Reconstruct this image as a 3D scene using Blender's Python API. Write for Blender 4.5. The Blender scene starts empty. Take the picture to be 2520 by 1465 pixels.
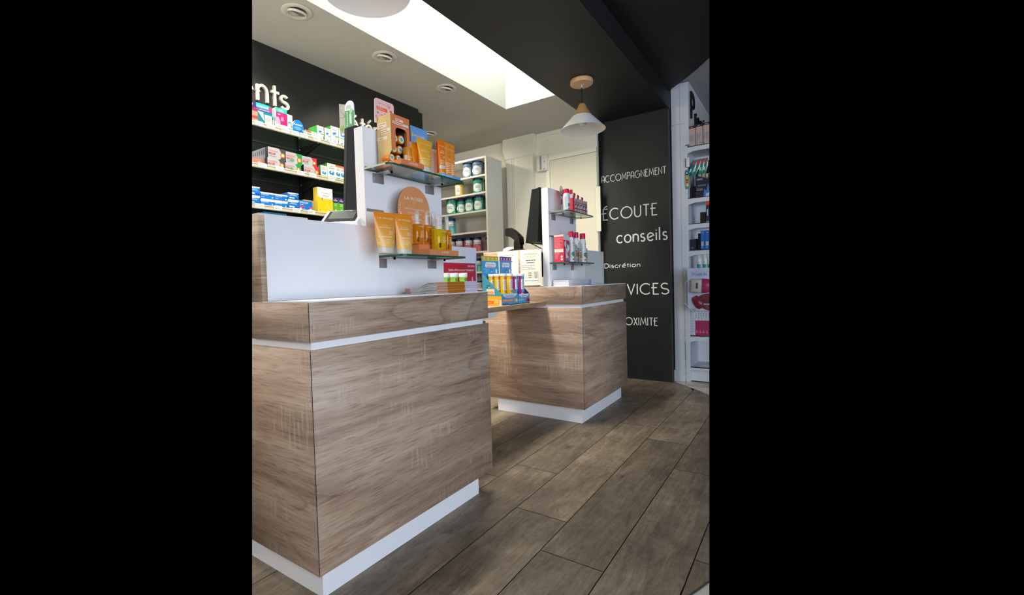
import bpy, bmesh, math, random
from mathutils import Vector, Matrix
random.seed(7)
C = bpy.context.scene.collection
PI = math.pi

# ------------------------------------------------------------------ camera
W_, H_ = 2520, 1465
FPX, PCX, PCY = 1129.5, 1183.0, 732.5
YAW, PITCH, ROLL, EYE = .6164, -.0322, -.030, .9912
_f = Vector((-math.sin(YAW)*math.cos(PITCH), math.cos(YAW)*math.cos(PITCH), math.sin(PITCH)))
_r0 = Vector((math.cos(YAW), math.sin(YAW), 0)); _u0 = _r0.cross(_f)
_r = _r0*math.cos(ROLL) + _u0*math.sin(ROLL)
_u = -_r0*math.sin(ROLL) + _u0*math.cos(ROLL)
cd = bpy.data.cameras.new('camera'); cam = bpy.data.objects.new('camera', cd); C.objects.link(cam)
cd.sensor_fit = 'HORIZONTAL'; cd.sensor_width = 36; cd.lens = FPX/W_*36
cd.shift_x = (W_/2 - PCX)/W_; cd.shift_y = 0; cd.clip_start = .02; cd.clip_end = 60
cam.matrix_world = Matrix(((_r.x,_u.x,-_f.x,0),(_r.y,_u.y,-_f.y,0),(_r.z,_u.z,-_f.z,EYE),(0,0,0,1)))
bpy.context.scene.camera = cam
EYEP = Vector((0,0,EYE))
def at(px, py, ax, v):
    """measured pixel of the survey photo -> the world point where its ray meets a known plane"""
    d = _f + _r*((px-PCX)/FPX) - _u*((py-PCY)/FPX)
    t = (v-EYEP[ax])/d[ax]
    return EYEP + d*t

# ------------------------------------------------------------------ world, view, large lights
sc = bpy.context.scene
w = bpy.data.worlds.new('world'); sc.world = w; w.use_nodes = True
w.node_tree.nodes['Background'].inputs[0].default_value = (0,0,0,1)
w.node_tree.nodes['Background'].inputs[1].default_value = 0
sc.view_settings.view_transform = 'Standard'; sc.view_settings.look = 'None'
sc.view_settings.exposure = 0.8; sc.view_settings.gamma = 1; sc.view_settings.use_curve_mapping = False

def area(name, loc, target, sx, sy, power, col, spread=180):
    l = bpy.data.lights.new(name, 'AREA'); l.shape = 'RECTANGLE'; l.size = sx; l.size_y = sy
    l.energy = power; l.color = col; l.spread = math.radians(spread)
    o = bpy.data.objects.new(name, l); C.objects.link(o); o.location = loc
    d = Vector(target)-Vector(loc); o.rotation_euler = d.to_track_quat('-Z','Y').to_euler()
    return o
def spot(name, loc, target, power, col, ang=70, blend=.8, rad=.03):
    l = bpy.data.lights.new(name, 'SPOT'); l.energy = power; l.color = col
    l.spot_size = math.radians(ang); l.spot_blend = blend; l.shadow_soft_size = rad
    o = bpy.data.objects.new(name, l); C.objects.link(o); o.location = loc
    d = Vector(target)-Vector(loc); o.rotation_euler = d.to_track_quat('-Z','Y').to_euler()
    return o
# daylight: roof light over the counters, shop front glazing to the right of / behind the camera; then added fill lights
area('skylight_daylight', (-1.96, 2.0, 3.42), (-1.96, 2.0, 0), .46, 3.1, 112, (1,.965,.87))
area('shop_front_daylight', (3.2, -.3, 1.5), (-1.2, 1.9, 1.0), 4.0, 2.4, 118, (.70,.83,1))
area('added_warm_fill', (1.6, -3.2, 1.5), (-1.0, 2.2, 1.1), 3.0, 2.2, 26, (1,.87,.72))  # unseen warm fill added behind the camera for the counters' near sides
area('added_rear_fill', (-3.7, -1.0, 2.2), (-2.3, 3.6, 1.3), 1.2, 1.2, 30, (1,.9,.75))  # unseen fill lamp added to brighten the back left and its shelves
area('added_ceiling_fill', (-2.55, -.45, 1.2), (-2.5, .1, 2.6), .5, .6, 9, (1,.95,.86), 130)  # unseen lamp added to lift the ceiling, in place of bounced light

# ------------------------------------------------------------------ materials
def lin(h):
    h = h.lstrip('#'); v = [int(h[i:i+2],16)/255 for i in (0,2,4)]
    return tuple(c/12.92 if c<=.04045 else ((c+.055)/1.055)**2.4 for c in v)
_M = {}
def P(hexc, rough=.5, metal=0, name=None, trans=0, spec=.5, ior=1.45, alpha=1):
    k = (hexc, rough, metal, trans, spec, alpha)
    if k in _M: return _M[k]
    m = bpy.data.materials.new(name or 'finish_'+hexc.strip('#')); m.use_nodes = True
    b = m.node_tree.nodes['Principled BSDF']
    b.inputs['Base Color'].default_value = (*lin(hexc),1); b.inputs['Roughness'].default_value = rough
    b.inputs['Metallic'].default_value = metal; b.inputs['Transmission Weight'].default_value = trans
    b.inputs['Specular IOR Level'].default_value = spec; b.inputs['IOR'].default_value = ior
    b.inputs['Alpha'].default_value = alpha
    # a trace of procedural unevenness in the gloss
    nt = m.node_tree; tc = nt.nodes.new('ShaderNodeTexCoord'); n = nt.nodes.new('ShaderNodeTexNoise'); n.inputs['Scale'].default_value = 14
    mr = nt.nodes.new('ShaderNodeMapRange'); mr.inputs[3].default_value = max(0,rough-.04); mr.inputs[4].default_value = min(1,rough+.04)
    nt.links.new(tc.outputs['Object'], n.inputs['Vector']); nt.links.new(n.outputs['Fac'], mr.inputs[0]); nt.links.new(mr.outputs[0], b.inputs['Roughness'])
    _M[k] = m; return m
def nodes(name):
    m = bpy.data.materials.new(name); m.use_nodes = True; nt = m.node_tree
    return m, nt, nt.nodes['Principled BSDF']
def N(nt, t, **kw):
    n = nt.nodes.new(t)
    for k, v in kw.items(): setattr(n, k, v)
    return n
def ramp(nt, stops):
    r = N(nt,'ShaderNodeValToRGB'); e = r.color_ramp.elements
    while len(e) < len(stops): e.new(.5)
    for i,(p,c) in enumerate(stops): e[i].position = p; e[i].color = (*(lin(c) if isinstance(c,str) else c),1)
    return r
def wood_laminate(name, dark, mid, light, soft=1.0):
    """sawn oak print running level round the panels: along = x+y, across = z"""
    m, nt, b = nodes(name); L = nt.links.new
    tc = N(nt,'ShaderNodeTexCoord'); se = N(nt,'ShaderNodeSeparateXYZ'); L(tc.outputs['Object'], se.inputs[0])
    ad = N(nt,'ShaderNodeMath', operation='ADD'); L(se.outputs[0], ad.inputs[0]); L(se.outputs[1], ad.inputs[1])
    def vec(sa, sz, off=0):
        c = N(nt,'ShaderNodeCombineXYZ'); a = N(nt,'ShaderNodeMath', operation='MULTIPLY'); a.inputs[1].default_value = sa
        z = N(nt,'ShaderNodeMath', operation='MULTIPLY'); z.inputs[1].default_value = sz
        L(ad.outputs[0], a.inputs[0]); L(se.outputs[2], z.inputs[0]); L(a.outputs[0], c.inputs[0]); L(z.outputs[0], c.inputs[1]); c.inputs[2].default_value = off
        return c
    def noise(v, sc_, det, rough, dist=0):
        n = N(nt,'ShaderNodeTexNoise'); n.inputs['Scale'].default_value = sc_; n.inputs['Detail'].default_value = det
        n.inputs['Roughness'].default_value = rough; n.inputs['Distortion'].default_value = dist; L(v.outputs[0], n.inputs['Vector']); return n
    # cathedral figure : contour lines of a stretched noise
    n1 = noise(vec(1.1,5.2), 1.0, 2, .5, .5)
    mu = N(nt,'ShaderNodeMath', operation='MULTIPLY'); mu.inputs[1].default_value = 9; L(n1.outputs['Fac'], mu.inputs[0])
    fr = N(nt,'ShaderNodeMath', operation='FRACT'); L(mu.outputs[0], fr.inputs[0])
    r1 = ramp(nt, [(0,(.0,.0,.0)),(.1,(.62,.62,.62)),(.75,(.55,.55,.55)),(1,(.25,.25,.25))]); L(fr.outputs[0], r1.inputs[0])
    n2 = noise(vec(1.2,30,3), 1.3, 5, .6, .45)
    n3 = noise(vec(5.5,88,7), 2.0, 5, .62, .55)
    n4 = noise(vec(.7,4.2,11), 1.5, 3, .5, .6)
    def mix(a, b_, f):
        x = N(nt,'ShaderNodeMix'); x.data_type='FLOAT'; x.inputs[0].default_value = f; L(a, x.inputs[2]); L(b_, x.inputs[3]); return x.outputs[0]
    n7 = noise(vec(1.0,3.2,31), 1.2, 2, .5); mk = ramp(nt, [(.50,(0,0,0)),(.60,(1,1,1))]); L(n7.outputs['Fac'], mk.inputs[0])
    fg = N(nt,'ShaderNodeMix'); fg.data_type='FLOAT'; L(mk.outputs[0], fg.inputs[0]); fg.inputs[2].default_value = .52; L(r1.outputs[0], fg.inputs[3])
    f = mix(fg.outputs[0], n2.outputs['Fac'], .58); f = mix(f, n3.outputs['Fac'], .30); f = mix(f, n4.outputs['Fac'], .42)
    cr = ramp(nt, [(.36,dark),(.50,mid),(.62,light)]); L(f, cr.inputs[0])
    # fine dark pores
    pr = ramp(nt, [(.36,(.74,.69,.65)),(.46,(1,1,1))]); L(n3.outputs['Fac'], pr.inputs[0])
    mp = N(nt,'ShaderNodeMix'); mp.data_type='RGBA'; mp.blend_type='MULTIPLY'; mp.inputs[0].default_value = .8*soft
    L(cr.outputs[0], mp.inputs[6]); L(pr.outputs[0], mp.inputs[7])
    # pale saw marks across the grain, in patches
    n5 = noise(vec(85,7,5), 1.0, 3, .6); n6 = noise(vec(2.6,5.0,21), 1.3, 2, .5)
    s1 = ramp(nt, [(.50,(0,0,0)),(.64,(1,1,1))]); s2 = ramp(nt, [(.55,(0,0,0)),(.62,(1,1,1))]); L(n5.outputs['Fac'], s1.inputs[0]); L(n6.outputs['Fac'], s2.inputs[0])
    mm = N(nt,'ShaderNodeMath', operation='MULTIPLY'); L(s1.outputs[0], mm.inputs[0]); L(s2.outputs[0], mm.inputs[1])
    m2 = N(nt,'ShaderNodeMath', operation='MULTIPLY'); m2.inputs[1].default_value = .38; L(mm.outputs[0], m2.inputs[0])
    mx = N(nt,'ShaderNodeMix'); mx.data_type='RGBA'; L(m2.outputs[0], mx.inputs[0]); L(mp.outputs[2], mx.inputs[6]); mx.inputs[7].default_value = (*lin('#d6c4ae'),1)
    L(mx.outputs[2], b.inputs['Base Color']); b.inputs['Roughness'].default_value = .5
    bp = N(nt,'ShaderNodeBump'); bp.inputs['Strength'].default_value = .12; bp.inputs['Distance'].default_value = .002
    L(n3.outputs['Fac'], bp.inputs['Height']); L(bp.outputs[0], b.inputs['Normal'])
    return m
def plank_floor():
    m, nt, b = nodes('aged_plank_floor'); L = nt.links.new
    tc = N(nt,'ShaderNodeTexCoord'); at_ = N(nt,'ShaderNodeAttribute', attribute_name='plank')
    se = N(nt,'ShaderNodeSeparateXYZ'); L(tc.outputs['Object'], se.inputs[0])
    def vec(sx, sy, oz):
        c = N(nt,'ShaderNodeCombineXYZ')
        for i,s in ((0,sx),(1,sy)):
            a = N(nt,'ShaderNodeMath', operation='MULTIPLY'); a.inputs[1].default_value = s; L(se.outputs[i], a.inputs[0]); L(a.outputs[0], c.inputs[i])
        a = N(nt,'ShaderNodeMath', operation='MULTIPLY'); a.inputs[1].default_value = oz; L(at_.outputs['Fac'], a.inputs[0]); L(a.outputs[0], c.inputs[2]); return c
    def noise(v, s, d, r, dist=0):
        n = N(nt,'ShaderNodeTexNoise'); n.inputs['Scale'].default_value = s; n.inputs['Detail'].default_value = d; n.inputs['Roughness'].default_value = r
        n.inputs['Distortion'].default_value = dist; L(v.outputs[0], n.inputs['Vector']); return n
    n1 = noise(vec(3.2,1.4,40), 1.6, 4, .6, .8); n2 = noise(vec(30,3.2,60), 1.4, 6, .7, .9); n3 = noise(vec(9,26,50), 1.4, 5, .75, .4); n4 = noise(vec(4,3,90), 1.5, 8, .72, .3)
    def mix(a, b_, f):
        x = N(nt,'ShaderNodeMix'); x.data_type='FLOAT'; x.inputs[0].default_value = f; L(a, x.inputs[2]); L(b_, x.inputs[3]); return x.outputs[0]
    f = mix(n1.outputs['Fac'], n2.outputs['Fac'], .55); f = mix(f, n4.outputs['Fac'], .40); f = mix(f, n3.outputs['Fac'], .08)
    cr = ramp(nt, [(.34,'#5a4e42'),(.45,'#7a6c5d'),(.53,'#94846f'),(.64,'#b5a58e')]); L(f, cr.inputs[0])
    # knots
    vo = N(nt,'ShaderNodeTexVoronoi', voronoi_dimensions='2D'); vo.inputs['Scale'].default_value = 1.0; L(vec(2.9,1.15,33).outputs[0], vo.inputs['Vector'])
    dk = N(nt,'ShaderNodeMath', operation='ADD'); dn = N(nt,'ShaderNodeMath', operation='MULTIPLY'); dn.inputs[1].default_value = .22; L(n4.outputs['Fac'], dn.inputs[0])
    L(vo.outputs['Distance'], dk.inputs[0]); L(dn.outputs[0], dk.inputs[1])
    kr = ramp(nt, [(.105,(.20,.17,.15)),(.125,(.5,.47,.45)),(.15,(.8,.79,.78)),(.20,(1,1,1))]); L(dk.outputs[0], kr.inputs[0])
    mp = N(nt,'ShaderNodeMix'); mp.data_type='RGBA'; mp.blend_type='MULTIPLY'; mp.inputs[0].default_value = .85; L(cr.outputs[0], mp.inputs[6]); L(kr.outputs[0], mp.inputs[7])
    # hairline cracks and flame lines
    n5 = noise(vec(9,2.2,70), 1.5, 3, .55, 1.4); k5 = N(nt,'ShaderNodeMath', operation='MULTIPLY'); k5.inputs[1].default_value = 7; f5 = N(nt,'ShaderNodeMath', operation='FRACT'); L(n5.outputs['Fac'], k5.inputs[0]); L(k5.outputs[0], f5.inputs[0])
    c5 = ramp(nt, [(0,(.62,.58,.54)),(.035,(.78,.75,.72)),(.09,(1,1,1))]); L(f5.outputs[0], c5.inputs[0])
    n6 = noise(vec(45,9,80), 1.6, 4, .7, .5); c6 = ramp(nt, [(.36,(.72,.70,.68)),(.47,(1,1,1))]); L(n6.outputs['Fac'], c6.inputs[0])
    for q in (c5, c6):
        m5 = N(nt,'ShaderNodeMix'); m5.data_type='RGBA'; m5.blend_type='MULTIPLY'; m5.inputs[0].default_value = .8; L(mp.outputs[2], m5.inputs[6]); L(q.outputs[0], m5.inputs[7]); mp = m5
    # tone of each plank
    hs = N(nt,'ShaderNodeHueSaturation'); mr = N(nt,'ShaderNodeMapRange'); mr.inputs[3].default_value = .58; mr.inputs[4].default_value = .96
    L(at_.outputs['Fac'], mr.inputs[0]); L(mr.outputs[0], hs.inputs['Value']); L(mp.outputs[2], hs.inputs['Color'])
    L(hs.outputs[0], b.inputs['Base Color']); b.inputs['Roughness'].default_value = .47
    bp = N(nt,'ShaderNodeBump'); bp.inputs['Strength'].default_value = .25; bp.inputs['Distance'].default_value = .002; L(f, bp.inputs['Height']); L(bp.outputs[0], b.inputs['Normal'])
    return m
def thin_glass(name, tint=(.93,.98,.95), gloss=.12):
    m = bpy.data.materials.new(name); m.use_nodes = True; nt = m.node_tree; nt.nodes.clear(); L = nt.links.new
    o = N(nt,'ShaderNodeOutputMaterial'); t = N(nt,'ShaderNodeBsdfTransparent'); t.inputs[0].default_value = (*tint,1)
    g = N(nt,'ShaderNodeBsdfGlossy'); g.inputs['Roughness'].default_value = .03
    lw = N(nt,'ShaderNodeLayerWeight'); lw.inputs[0].default_value = .25
    mr = N(nt,'ShaderNodeMapRange'); mr.inputs[3].default_value = gloss*.3; mr.inputs[4].default_value = .5; L(lw.outputs['Fresnel'], mr.inputs[0])
    x = N(nt,'ShaderNodeMixShader'); L(mr.outputs[0], x.inputs[0]); L(t.outputs[0], x.inputs[1]); L(g.outputs[0], x.inputs[2]); L(x.outputs[0], o.inputs[0])
    return m
def plaster(name, hexc, rough=.85, bump=.05):
    m, nt, b = nodes(name); L = nt.links.new
    n = N(nt,'ShaderNodeTexNoise'); n.inputs['Scale'].default_value = 220; tc = N(nt,'ShaderNodeTexCoord'); L(tc.outputs['Object'], n.inputs['Vector'])
    bp = N(nt,'ShaderNodeBump'); bp.inputs['Strength'].default_value = bump; bp.inputs['Distance'].default_value = .001; L(n.outputs['Fac'], bp.inputs['Height']); L(bp.outputs[0], b.inputs['Normal'])
    b.inputs['Base Color'].default_value = (*lin(hexc),1); b.inputs['Roughness'].default_value = rough
    return m
OAK = wood_laminate('oak_laminate', '#7d6555', '#a98e78', '#cab29c')
BRIDGE_OAK = wood_laminate('oak_shelf_board', '#8d7156', '#bc9d7c', '#d8bd9a')
FLOOR = plank_floor()
WHITE = P('#e9e9ec', .6, name='white_laminate'); WHITE2 = P('#dcdcda', .45, name='white_lacquer')
BLACKW = plaster('black_wall_paint', '#1d1d1b', .5, .03); BLACKC = plaster('black_ceiling_paint', '#191919', .6, .03)
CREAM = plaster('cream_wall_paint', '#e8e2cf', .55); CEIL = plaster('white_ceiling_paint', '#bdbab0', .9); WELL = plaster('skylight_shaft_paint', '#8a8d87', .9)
GREYC = plaster('shop_ceiling_paint', '#b9b9bd', .9); SHOPW = plaster('shop_wall_paint', '#d9d9d9', .7)
GLASS = thin_glass('clear_glass'); EDGE = P('#1d5a45', .15, name='green_glass_edge'); ACRYL = thin_glass('acrylic_sheet', (.96,.97,.98), .05)
STEEL = P('#b4b0b0', .35, .4, name='brushed_steel'); DARKSTEEL = P('#8d8887', .4, .15, name='satin_grey_metal')
LETTER = P('#efeee6', .5, name='white_lettering'); BLACKP = P('#0b0b0d', .4, name='black_plastic', spec=.25); BLACKM = P('#121214', .6, name='black_metal', spec=.3)
PLY = P('#b98a58', .45, name='turned_beech_wood'); BEECH = P('#d9ab7c', .5, name='pale_beech_disc')

# ------------------------------------------------------------------ mesh helpers
_T = {}
def glyphs(s):
    if s in _T: return _T[s]
    cu = bpy.data.curves.new('t','FONT'); cu.body = s; cu.size = 1; cu.resolution_u = 2
    o = bpy.data.objects.new('t', cu); C.objects.link(o)
    dg = bpy.context.evaluated_depsgraph_get(); oe = o.evaluated_get(dg); me = oe.to_mesh()
    vs = [(v.co.x, v.co.y) for v in me.vertices]; fs = [tuple(p.vertices) for p in me.polygons]
    oe.to_mesh_clear(); bpy.data.objects.remove(o); bpy.data.curves.remove(cu)
    if vs:
        x0 = min(v[0] for v in vs); x1 = max(v[0] for v in vs)
    else: x0, x1 = 0, 1
    _T[s] = ([(x-x0, y) for x, y in vs], fs, x1-x0); return _T[s]
class MB:
    def __init__(s): s.v = []; s.f = []; s.mi = []; s.m = []; s.sm = []
    def mat(s, m):
        if m not in s.m: s.m.append(m)
        return s.m.index(m)
    def add(s, vs, fs, m, smooth=False):
        n = len(s.v); s.v += [tuple(v) for v in vs]; k = s.mat(m)
        for f in fs: s.f.append(tuple(i+n for i in f)); s.mi.append(k); s.sm.append(smooth)
        return s
    def box(s, x0,y0,z0,x1,y1,z1, m, **side):
        vs = [(x0,y0,z0),(x1,y0,z0),(x1,y1,z0),(x0,y1,z0),(x0,y0,z1),(x1,y0,z1),(x1,y1,z1),(x0,y1,z1)]
        F = dict(bottom=(3,2,1,0), top=(4,5,6,7), front=(0,1,5,4), right=(1,2,6,5), back=(2,3,7,6), left=(3,0,4,7))
        for k, f in F.items(): s.add([vs[i] for i in f], [(0,1,2,3)], side.get(k, m))
        return s
    def rbox(s, x0,y0,z0,x1,y1,z1, m, r=.003, seg=2):
        bm = bmesh.new(); bmesh.ops.create_cube(bm, size=1, matrix=Matrix.Translation(((x0+x1)/2,(y0+y1)/2,(z0+z1)/2)) @ Matrix.Diagonal((x1-x0,y1-y0,z1-z0,1)))
        bmesh.ops.bevel(bm, geom=bm.edges[:], offset=r, segments=seg, affect='EDGES', profile=.5)
        bm.verts.index_update(); s.add([v.co[:] for v in bm.verts], [tuple(v.index for v in f.verts) for f in bm.faces], m, True); bm.free(); return s
    def hull(s, bot, top, m, smooth=False, caps=True):
        """loft between two equal loops"""
        n = len(bot); vs = list(bot)+list(top); fs = [(i,(i+1)%n,n+(i+1)%n,n+i) for i in range(n)]
        s.add(vs, fs, m, smooth)
        if caps: s.add(bot, [tuple(range(n))[::-1]], m); s.add(top, [tuple(range(n))], m)
        return s
    def loft(s, loops, m, smooth=True, caps=(True,True)):
        n = len(loops[0]); vs = [p for l in loops for p in l]
        fs = [(k*n+i, k*n+(i+1)%n, (k+1)*n+(i+1)%n, (k+1)*n+i) for k in range(len(loops)-1) for i in range(n)]
        s.add(vs, fs, m, smooth)
        if caps[0]: s.add(loops[0], [tuple(range(n))[::-1]], m)
        if caps[1]: s.add(loops[-1], [tuple(range(n))], m)
        return s
    def lathe(s, prof, cx, cy, m, n=24, axis='z', c3=0, caps=(True,True), smooth=True):
        loops = []
        for r, h in prof:
            l = []
            for i in range(n):
                a = 2*PI*i/n; p = (cx+r*math.cos(a), cy+r*math.sin(a), h)
                if axis == 'y': p = (cx+r*math.cos(a), h, cy-r*math.sin(a))     # cx, cz given
                if axis == 'x': p = (h, cx+r*math.cos(a), cy+r*math.sin(a))
                l.append(p)
            loops.append(l)
        return s.loft(loops, m, smooth, caps)
    def tube(s, pts, r, m, n=8):
        pts = [Vector(p) for p in pts]; loops = []
        for i, p in enumerate(pts):
            d = (pts[min(i+1,len(pts)-1)]-pts[max(i-1,0)]).normalized()
            a = d.cross(Vector((0,0,1))); a = a if a.length > .01 else d.cross(Vector((1,0,0))); a.normalize(); b = d.cross(a)
            loops.append([tuple(p+a*(r*math.cos(2*PI*k/n))+b*(r*math.sin(2*PI*k/n))) for k in range(n)])
        return s.loft(loops, m)
    def poly(s, pts, y0, y1, m, side=None):
        """outline in x,z (counter clockwise seen from the front) extruded from y0 (front) to y1"""
        n = len(pts); f = [(x,y0,z) for x,z in pts]; b = [(x,y1,z) for x,z in pts]
        s.add(f, [tuple(range(n))], m)
        if y1 != y0: s.add(b, [tuple(range(n))[::-1]], side or m); s.add(f+b, [((i+1)%n, i, n+i, n+(i+1)%n) for i in range(n)], side or m)
        return s
    def mapped(s, pts2, faces, m, face, y, fn):
        out = []
        for x, z in pts2:
            if face == 'F': out.append((x, (fn(x,z) if fn else 0)+y, z))
            elif face == 'L': out.append((y, -x, z))          # x measured from the front edge backwards is negative
            elif face == 'T': out.append((x, z, -y))
        return s.add(out, faces, m)
    def text(s, t, x, z, h, m, y=-.0006, width=None, align='l', face='F', fn=None, vert=False):
        vs, fs, w0 = glyphs(t); k = h/.7; kx = k if width is None else width/max(w0,.01)
        W = w0*kx; ox = {'l':0,'c':-W/2,'r':-W}[align]
        if vert: pts = [(x-vy*k, z+ox+vx*kx) for vx, vy in vs]
        else: pts = [(x+ox+vx*kx, z+vy*k) for vx, vy in vs]
        return s.mapped(pts, fs, m, face, y, fn)
    def rect(s, x0,z0,x1,z1, m, y=-.0003, face='F', fn=None, n=1):
        pts = []; 
        for i in range(n+1):
            x = x0+(x1-x0)*i/n; pts += [(x,z0),(x,z1)]
        fs = [(2*i,2*i+2,2*i+3,2*i+1) for i in range(n)]
        return s.mapped(pts, fs, m, face, y, fn)
    def disc(s, cx, cz, r, m, y=-.0004, fn=None, rz=None, n=20, face='F'):
        rz = rz or r
        if fn:
            m_ = 10; xs = [cx-r*math.cos(PI*i/m_) for i in range(m_+1)]; pts = []
            for x in xs:
                q = rz*math.sqrt(max(0,1-((x-cx)/r)**2)); pts += [(x,cz-q),(x,cz+q)]
            return s.mapped(pts, [(2*i,2*i+2,2*i+3,2*i+1) for i in range(m_)], m, face, y, fn)
        pts = [(cx+r*math.cos(2*PI*i/n), cz+rz*math.sin(2*PI*i/n)) for i in range(n)]+[(cx,cz)]
        return s.mapped(pts, [(i,(i+1)%n,n) for i in range(n)], m, face, y, fn)
    def lines(s, x0,z0,x1,z1, n, m, y=-.0005, fn=None, face='F', fill=.45, seed=1, center=False):
        rr = random.Random(seed); h = (z1-z0)/n
        for i in range(n):
            wv = (x1-x0)*rr.uniform(.55,1); z = z1-(i+.75)*h; a = (x0+x1-wv)/2 if center else x0
            k = a
            while k < a+wv-.0005:
                ww = min((x1-x0)*rr.uniform(.08,.22), a+wv-k); s.rect(k, z, k+ww, z+h*fill, m, y, face, fn); k += ww+(x1-x0)*.025
        return s
    def ribbon(s, poly, t, m, y0=0, y1=-.003, closed=False):
        """even-width stroke in the x,z plane, y1 is the front"""
        n = len(poly); P_ = [Vector((p[0],p[1])) for p in poly]; L_, R_ = [], []
        for i in range(n):
            a = P_[i]-P_[i-1] if (i > 0 or closed) else P_[1]-P_[0]
            b = P_[(i+1)%n]-P_[i] if (i < n-1 or closed) else a
            a = a.normalized(); b = b.normalized(); d = (a+b); d = a if d.length < .2 else d.normalized()
            nn = Vector((-d.y, d.x)); k = 1/max(.45, abs(nn.dot(Vector((-a.y,a.x)))))
            L_.append(P_[i]+nn*t/2*k); R_.append(P_[i]-nn*t/2*k)
        F = [(p.x,y1,p.y) for p in L_]+[(p.x,y1,p.y) for p in R_]; B = [(p.x,y0,p.y) for p in L_]+[(p.x,y0,p.y) for p in R_]
        V = F+B; m_ = n if closed else n-1; fs = []
        for i in range(m_):
            j = (i+1)%n
            fs.append((i,n+i,n+j,j)); fs.append((2*n+i, i, j, 2*n+j)); fs.append((n+i, 3*n+i, 3*n+j, n+j))
        if not closed: fs.append((0,2*n,3*n,n)); fs.append((n-1,2*n-1,4*n-1,3*n-1))
        return s.add(V, fs, m)
    def build(s, name, parent=None, loc=None, rz=0, label=None, cat=None, group=None, kind=None, attr=None):
        me = bpy.data.meshes.new(name); me.from_pydata(s.v, [], s.f)
        for m in s.m: me.materials.append(m)
        me.polygons.foreach_set('material_index', s.mi); me.polygons.foreach_set('use_smooth', s.sm)
        if attr:
            a = me.attributes.new('plank','FLOAT','FACE'); a.data.foreach_set('value', attr)
        me.update(); o = bpy.data.objects.new(name, me); C.objects.link(o)
        if parent: o.parent = parent
        if loc is not None: o.location = loc
        o.rotation_euler.z = rz
        return tag(o, label, cat, group, kind)
def tag(o, label=None, cat=None, group=None, kind=None):
    if label: o['label'] = label
    if cat: o['category'] = cat
    if group: o['group'] = group
    if kind: o['kind'] = kind
    return o
def empty(name, loc, rz=0, label=None, cat=None, group=None):
    o = bpy.data.objects.new(name, None); C.objects.link(o); o.location = loc; o.rotation_euler.z = rz; o.empty_display_size = .05
    return tag(o, label, cat, group)
def struct(name, mb, label=None): return mb.build(name, kind='structure', label=label)
def sbox(name, x0,y0,z0,x1,y1,z1, m): return struct(name, MB().box(x0,y0,z0,x1,y1,z1,m))
E_, S_ = PI/2, 0      # facing the shop (+X) / facing the camera side (-Y)

# ------------------------------------------------------------------ the room
ZC, ZS, ZU = 2.554, 2.72, 2.78
CC, CR = (-2.877, 2.505), 2.768
def circ(y, r=CR): return CC[0]+math.sqrt(max(0, r*r-(y-CC[1])**2))
# planks : rows 0.24 wide, 1.4 long
joints = {-7:.2,-6:.9,-5:.5, -4:1.05, -3:.66, -2:1.918-1.4, -1:2.106-1.4, 0:1.697-1.4, 1:1.466-1.4, 2:2.475-2.8, 3:.3}
fl = MB(); vals = []; rr = random.Random(3); g = .0016
for k in range(-8, 4):
    xa = -1.043+.24*k; xb = xa+.24; yj = joints.get(k,.4)-1.4
    while yj < 4.9:
        ya, yb = yj, min(yj+1.4, 4.62); yj += 1.4
        if ya >= 4.61: continue
        # trim to the round edge of the planked area
        pts = []; n = 12
        ys = [ya+g+(yb-ya-2*g)*i/n for i in range(n+1)]
        row = [(y, min(xb-g, circ(y))) for y in ys if circ(y) > xa+g+.004]
        if len(row) < 2: continue
        L = [(xa+g, y, 0) for y,_ in row]; R = [(x, y, 0) for y,x in row]
        m_ = len(row); fl.add(L+R, [(i, m_+i, m_+i+1, i+1) for i in range(m_-1)], FLOOR)
        v = rr.random(); vals += [v]*(m_-1)
o = fl.build('floor', kind='structure', attr=vals)
BASE = P('#241c17', .8, name='plank_joint')
b_ = MB(); ys = [-1.2+i*(4.62+1.2)/60 for i in range(61)]
b_.add([(-3.1,y,-.004) for y in ys]+[(min(circ(y),-.1) if circ(y)>-3 else -3, y,-.004) for y in ys], [(i,61+i,62+i,i+1) for i in range(60)], BASE)
struct('floor_base', b_)
# pale tiles outside the curve, laid on the diagonal
m, nt, bs = nodes('pale_floor_tile'); tc = N(nt,'ShaderNodeTexCoord'); mpn = N(nt,'ShaderNodeMapping'); mpn.inputs['Rotation'].default_value = (0,0,math.radians(38)); mpn.inputs['Location'].default_value=(.13,.05,0)
br = N(nt,'ShaderNodeTexBrick'); br.offset = 0; br.inputs['Scale'].default_value = 1; br.inputs['Brick Width'].default_value = .4; br.inputs['Row Height'].default_value = .4; br.inputs['Mortar Size'].default_value = .004
br.inputs['Color1'].default_value = (*lin('#cfc9be'),1); br.inputs['Color2'].default_value = (*lin('#c6c0b5'),1); br.inputs['Mortar'].default_value = (*lin('#5d5852'),1)
nt.links.new(tc.outputs['Object'], mpn.inputs[0]); nt.links.new(mpn.outputs[0], br.inputs['Vector']); nt.links.new(br.outputs['Color'], bs.inputs['Base Color']); bs.inputs['Roughness'].default_value = .35
t_ = MB(); ys = [.9+i*(4.9-.9)/50 for i in range(51)]
t_.add([(max(circ(y), -1.03) if y < 4.53 else -1.03, y, -.001) for y in ys]+[(.4,y,-.001) for y in ys], [(i,51+i,52+i,i+1) for i in range(50)], m)
struct('floor_tiles', t_)
# metal edging along the curve
ed = MB(); ys = [1.0+i*(4.53-1.0)/60 for i in range(61)]
ed.add([(circ(y)-.002,y,.0015) for y in ys]+[(circ(y)+.004,y,.0015) for y in ys], [(i,61+i,62+i,i+1) for i in range(60)], P('#4a443e',.4))
struct('trim_1', ed)
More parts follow.
